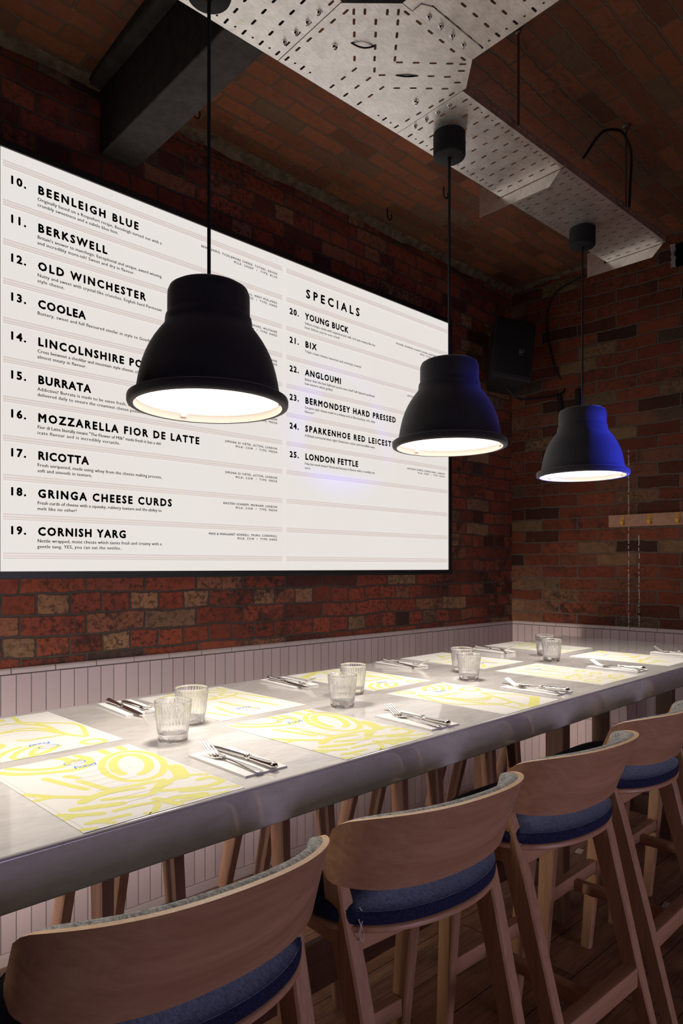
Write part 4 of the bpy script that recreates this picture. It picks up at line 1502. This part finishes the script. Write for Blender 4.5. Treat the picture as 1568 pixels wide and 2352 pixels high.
def placemat(label, x, y, rz, pat):
    o_loc = (*T(x, y), TZ + .0001)
    mb = MB()
    hx, hy = .1485, .2125
    th = .0008
    mb.box(-hx, hx, -hy, hy, 0, th, 0)
    z = th + .00008
    # thin grey frame line and menu lines
    for (xa, ya, xb, yb) in ((-hx + .008, -hy + .008, hx - .008, -hy + .008), (-hx + .008, hy - .008, hx - .008, hy - .008), (-hx + .008, -hy + .008, -hx + .008, hy - .008), (hx - .008, -hy + .008, hx - .008, hy - .008)):
        ribbon(mb, [(xa, ya), (xb, yb)], .0006, z, 3)
    wf = lambda i, q: ({5: .0150, 6: .0185}.get(i) if pat is PAT_A else None) or min(max(q * 1.45, .012), .030)
    for i, (w_, pts) in enumerate(pat):
        ribbon(mb, [((a - .5) * .297, (b - .5) * .425) for a, b in pts], wf(i, w_), z + .000004 * (i + 1), 1)
    zt = z + .00018
    # small seal of hatching with a word under it
    cx, cy = 0.0, .155
    rr = random.Random(3)
    for q in range(4):
        for wv in range(-2, 3):
            xx = cx + wv * .006 + rr.uniform(-.001, .001)
            yy = cy + (q - 1.5) * .0065
            ribbon(mb, [(xx - .0017, yy - .0006), (xx + .0017, yy + .0006)], .0009, zt, 2)
    for k in range(22):
        a = 2 * PI * k / 22
        if k % 11 in (0, 1, 2, 9, 10):
            wd = .0020
        else:
            wd = .0008
        ribbon(mb, [(cx + .0205 * math.cos(a), cy + .0165 * math.sin(a)), (cx + .0205 * math.cos(a + .2), cy + .0165 * math.sin(a + .2))], wd, zt, 2)
    add_text(mb, 'Food', -.020, .111, 0.0180, .050, bold=.003, spacing=1.1, place=lambda a, b: (a, b, zt), mat=2, shear=.25)
    # faint dishes list
    r2 = random.Random(8)
    for q in range(9):
        yy = .075 - q * .030
        ribbon(mb, [(-.05, yy), (-.05 + r2.uniform(.06, .12), yy)], .0007, zt, 3)
    o = mb.build('placemat', [M_PAPER, M_YELLOW, M_BLUEINK, M_GREYINK], None, 0, loc=o_loc, rotz=TYAW + rz)
    return tag(o, label, 'placemat', MG)


placemat('yellow patterned placemat nearest the camera, at the near table edge', .583, 1.204, .6, PAT_A)
placemat('yellow ringed placemat at the second place of the near table edge', 1.132, 1.205, .8, PAT_A)
placemat('yellow fan patterned placemat at the third place of the near table edge', 1.742, 1.209, .6, PAT_B)
placemat('yellow blotched placemat at the fourth place of the near table edge', 2.381, 1.229, -1.2, PAT_C)
placemat('yellow swirled placemat at the farthest place of the near table edge', 2.990, 1.240, 0, PAT_D)
placemat('yellow triangle patterned placemat at the far edge, cut by the left photo edge', .590, 1.676, 181, PAT_B)
placemat('yellow rayed placemat at the far edge, behind the nearest pair of glasses', 1.150, 1.678, 181, PAT_C)
placemat('yellow patterned placemat at the far edge, behind the second pair of glasses', 1.742, 1.690, 180, PAT_B)
placemat('yellow patterned placemat at the far edge, behind the third pair of glasses', 2.402, 1.716, 180, PAT_D)
placemat('yellow patterned placemat at the far edge, behind the farthest pair of glasses', 3.070, 1.735, 180, PAT_D)

# ------------------------------------------------------------------ napkins and cutlery


def make_napkin(label, x, y, rz):
    mb = MB()
    for q in range(3):
        mb.box(-.0505 + .0006 * q, .0505, -.102 + .0008 * q, .102, .0014 * q, .0014 * q + .00125, bev=.0005)
    o = mb.build('paper_napkin', M_NAPKIN, None, 40, loc=(*T(x, y), TZ + .0001), rotz=TYAW + rz)
    return tag(o, label, 'napkin', 'folded white paper napkins')


def knife_parts(t):
    """local +y from handle end to tip; total 0.236"""
    mb = MB()
    secs = []
    for y, hw, th, zc in ((.098, .0065, .0022, .0062), (.112, .0078, .0016, .0056), (.150, .0088, .0014, .0044), (.190, .0088, .0012, .0034), (.215, .0078, .0011, .0028), (.228, .0052, .0010, .0024), (.235, .0012, .0008, .0022)):
        secs.append([(-hw, y, zc + th * .4), (-hw * .2, y, zc + th), (hw, y, zc + th * .15), (hw, y, zc - th * .15), (-hw * .2, y, zc - th), (-hw, y, zc - th * .4)])
    mb.rings(secs)
    mb.build('blade', M_SILVER, t, 30)
    mb = MB()
    secs = []
    for y, rx, rz_, zc in ((.0, .0015, .0015, .0072), (.002, .0052, .0048, .0072), (.006, .0074, .0064, .0072), (.012, .0082, .0068, .0072), (.020, .0080, .0062, .0070), (.040, .0076, .0052, .0066), (.070, .0066, .0044, .0064), (.088, .0060, .0042, .0063), (.0905, .0078, .0062, .0066), (.094, .0080, .0064, .0066), (.097, .0058, .0045, .0064), (.1005, .0064, .0052, .0064), (.104, .0050, .0026, .0062)):
        secs.append([(rx * math.cos(a), y, zc + rz_ * math.sin(a)) for a in [2 * PI * k / 16 for k in range(16)]])
    mb.rings(secs)
    mb.build('handle', M_SILVER, t, 40)


def fork_parts(t):
    """local +y from handle end to tines; total 0.202"""
    mb = MB()
    secs = []
    for y, hw, th, zc in ((.0, .0055, .0013, .0030), (.003, .0085, .0014, .0032), (.010, .0090, .0015, .0036), (.030, .0078, .0015, .0044), (.060, .0056, .0017, .0052), (.095, .0036, .0020, .0056), (.118, .0034, .0021, .0052), (.126, .0050, .0019, .0046)):
        secs.append([(hw * math.cos(a), y, zc + th * math.sin(a)) for a in [2 * PI * k / 12 for k in range(12)]])
    mb.rings(secs)
    mb.build('handle', M_SILVER, t, 40)
    mb = MB()

    def zc(y):
        u = max(0, (y - .126) / .076)
        return .0046 - .0058 * math.sin(PI * min(u * 1.25, 1) * .85) + .024 * u ** 1.7
    secs = []
    for y, hw in ((.124, .0046), (.130, .0078), (.136, .0108), (.144, .0122), (.152, .0124)):
        z = zc(y)
        secs.append([(hw, y, z + .0018), (hw, y, z), (hw * .4, y, z - .0016), (-hw * .4, y, z - .0016), (-hw, y, z), (-hw, y, z + .0018), (-hw * .4, y, z + .0001), (hw * .4, y, z + .0001)])
    mb.rings(secs)
    for k in range(4):
        xc = (-1.5 + k) * .0070
        secs = []
        for y in (.151, .160, .170, .180, .190, .198, .202):
            z = zc(y) + .0004
            r = .0019 if y < .19 else (.0015 if y < .2 else .0006)
            secs.append([(xc + r * math.cos(a), y, z + r * .8 * math.sin(a)) for a in [2 * PI * q / 8 for q in range(8)]])
        mb.rings(secs)
    mb.build('tines', M_SILVER, t, 40)


PLACES_N = ['between the nearest and second near mats', 'between the second and third near mats', 'between the third and fourth near mats', 'between the fourth and farthest near mats', 'at the right photo edge']
PLACES_F = ['on the far side behind the nearest glasses', 'on the far side behind the second glasses', 'on the far side behind the third glasses', 'on the far side behind the farthest glasses']
NAP = TZ + .0001 + .00405
# knife (handle end, tip), fork (handle end, tip), napkin centre and turn
SETN = [((.833, 1.026), (.838, 1.257), (.798, 1.030), (.802, 1.228), (.818, 1.136), -1),
        ((1.366, 1.010), (1.386, 1.242), (1.334, 1.016), (1.366, 1.214), (1.366, 1.117), -5),
        ((2.000, 1.020), (1.984, 1.258), (1.961, 1.026), (1.966, 1.226), (1.985, 1.128), -1),
        ((2.640, 1.040), (2.618, 1.278), (2.594, 1.042), (2.612, 1.246), (2.622, 1.142), -2),
        ((3.290, 1.045), (3.268, 1.282), (3.244, 1.048), (3.262, 1.250), (3.275, 1.148), -2)]
SETF = [((.902, 1.882), (.884, 1.645), (.938, 1.860), (.925, 1.660), (.915, 1.782), -4),
        ((1.484, 1.876), (1.466, 1.640), (1.518, 1.865), (1.508, 1.665), (1.505, 1.788), -5),
        ((2.100, 1.898), (2.066, 1.662), (2.125, 1.880), (2.130, 1.680), (2.118, 1.810), -5),
        ((2.772, 1.905), (2.735, 1.670), (2.808, 1.895), (2.776, 1.700), (2.778, 1.812), -8)]
k0 = f0 = None
for sets, names in ((SETN, PLACES_N), (SETF, PLACES_F)):
    for (kh, kt, fh, ft, nc, nr), nm in zip(sets, names):
        make_napkin('folded white paper napkin under cutlery, ' + nm, nc[0], nc[1], nr)
        for which, a, bq in (('knife', kh, kt), ('fork', fh, ft)):
            ang = math.degrees(math.atan2(bq[1] - a[1], bq[0] - a[0])) - 90
            loc = (*T(*a), NAP + .0004)
            if which == 'knife':
                lab = 'silver table knife on a white napkin, ' + nm
                if k0 is None:
                    k0 = thing('table_knife', lab, 'knife', loc, TYAW + ang, 'silver table knives')
                    knife_parts(k0)
                else:
                    dup(k0, loc, TYAW + ang, lab)
            else:
                lab = 'silver table fork on a white napkin, ' + nm
                if f0 is None:
                    f0 = thing('table_fork', lab, 'fork', loc, TYAW + ang, 'silver table forks')
                    fork_parts(f0)
                else:
                    dup(f0, loc, TYAW + ang, lab)

# ------------------------------------------------------------------ ribbed tumblers
GG = 'ribbed glass tumblers'


def tumbler_mesh():
    mb = MB()
    NR = 34
    seg = NR * 6

    def rib(r, z, a):
        f = 0.0
        if .020 < z < .086:
            f = min(1, (z - .020) / .006) * min(1, (.086 - z) / .004)
        if z < .020 or r < .01:
            f = 0
        return r + .0011 * f * (abs(math.cos(a * NR / 2)) - .6)
    out = [(.0005, .0012), (.026, .0012), (.0300, .0004), (.0322, .0012), (.0332, .004), (.0338, .012), (.0345, .0195), (.0349, .023), (.0354, .028), (.0372, .045), (.0394, .065), (.0412, .081), (.0417, .0865), (.0420, .0900), (.0416, .0915), (.0408, .0918)]
    inn = [(.0400, .0912), (.0392, .085), (.0374, .067), (.0352, .047), (.0334, .030), (.0322, .0215), (.0300, .0185), (.024, .0175), (.0005, .0172)]
    mb.lathe(out, seg, rad=rib)
    a = mb.bm.verts[:]
    # continue inside, sharing the rim ring
    rim = [v for v in mb.bm.verts][-seg:]
    prev = rim
    for r, z in inn:
        ring = [mb.bm.verts.new((r * math.cos(2 * PI * i / seg), r * math.sin(2 * PI * i / seg), z)) for i in range(seg)]
        for i in range(seg):
            j = (i + 1) % seg
            mb.face([prev[i], prev[j], ring[j], ring[i]])
        prev = ring
    mb.face(prev)
    mb.face([v for v in mb.bm.verts][:seg][::-1])
    return mb


g0 = None
for lab, x, y in (('front one of the nearest pair of ribbed glass tumblers', .817, 1.379), ('rear one of the nearest pair of ribbed glass tumblers', .939, 1.496),
                  ('front one of the second pair of ribbed glass tumblers', 1.358, 1.378), ('rear one of the second pair of ribbed glass tumblers', 1.520, 1.495),
                  ('front one of the third pair of ribbed glass tumblers', 1.995, 1.394), ('rear one of the third pair of ribbed glass tumblers', 2.125, 1.516),
                  ('front one of the farthest pair of ribbed glass tumblers', 2.645, 1.430), ('rear one of the farthest pair of ribbed glass tumblers', 2.795, 1.544)):
    loc = (*T(x, y), TZ + .0003)
    if g0 is None:
        g0 = tumbler_mesh().build('glass_tumbler', M_GLASS, None, 40, loc=loc)
        tag(g0, lab, 'glass', GG)
    else:
        g = g0.copy()
        COL.objects.link(g)
        g.location = loc
        g['label'] = lab

# small perforated angle plates screwed to the floor
for lab, px, py in (('small perforated metal plate on the floor boards under the table, behind the third stool', 3.069, 1.517),
                    ('small perforated metal plate on the floor boards beside the farthest stool foot', 2.825, 1.030)):
    mb = MB()
    holes = [capsule(-.018 + .012 * i, yy, 0, .0001, .003) for i in range(4) for yy in (-.006, .006)]
    holed_plate(mb, [(-.026, -.014), (.026, -.014), (.026, .014), (-.026, .014)], holes, .0004, .0016)
    tag(mb.build('floor_plate', M_STEEL, None, 0, loc=(*T(px, py), 0), rotz=12), lab, 'metal plate', 'perforated floor plates')
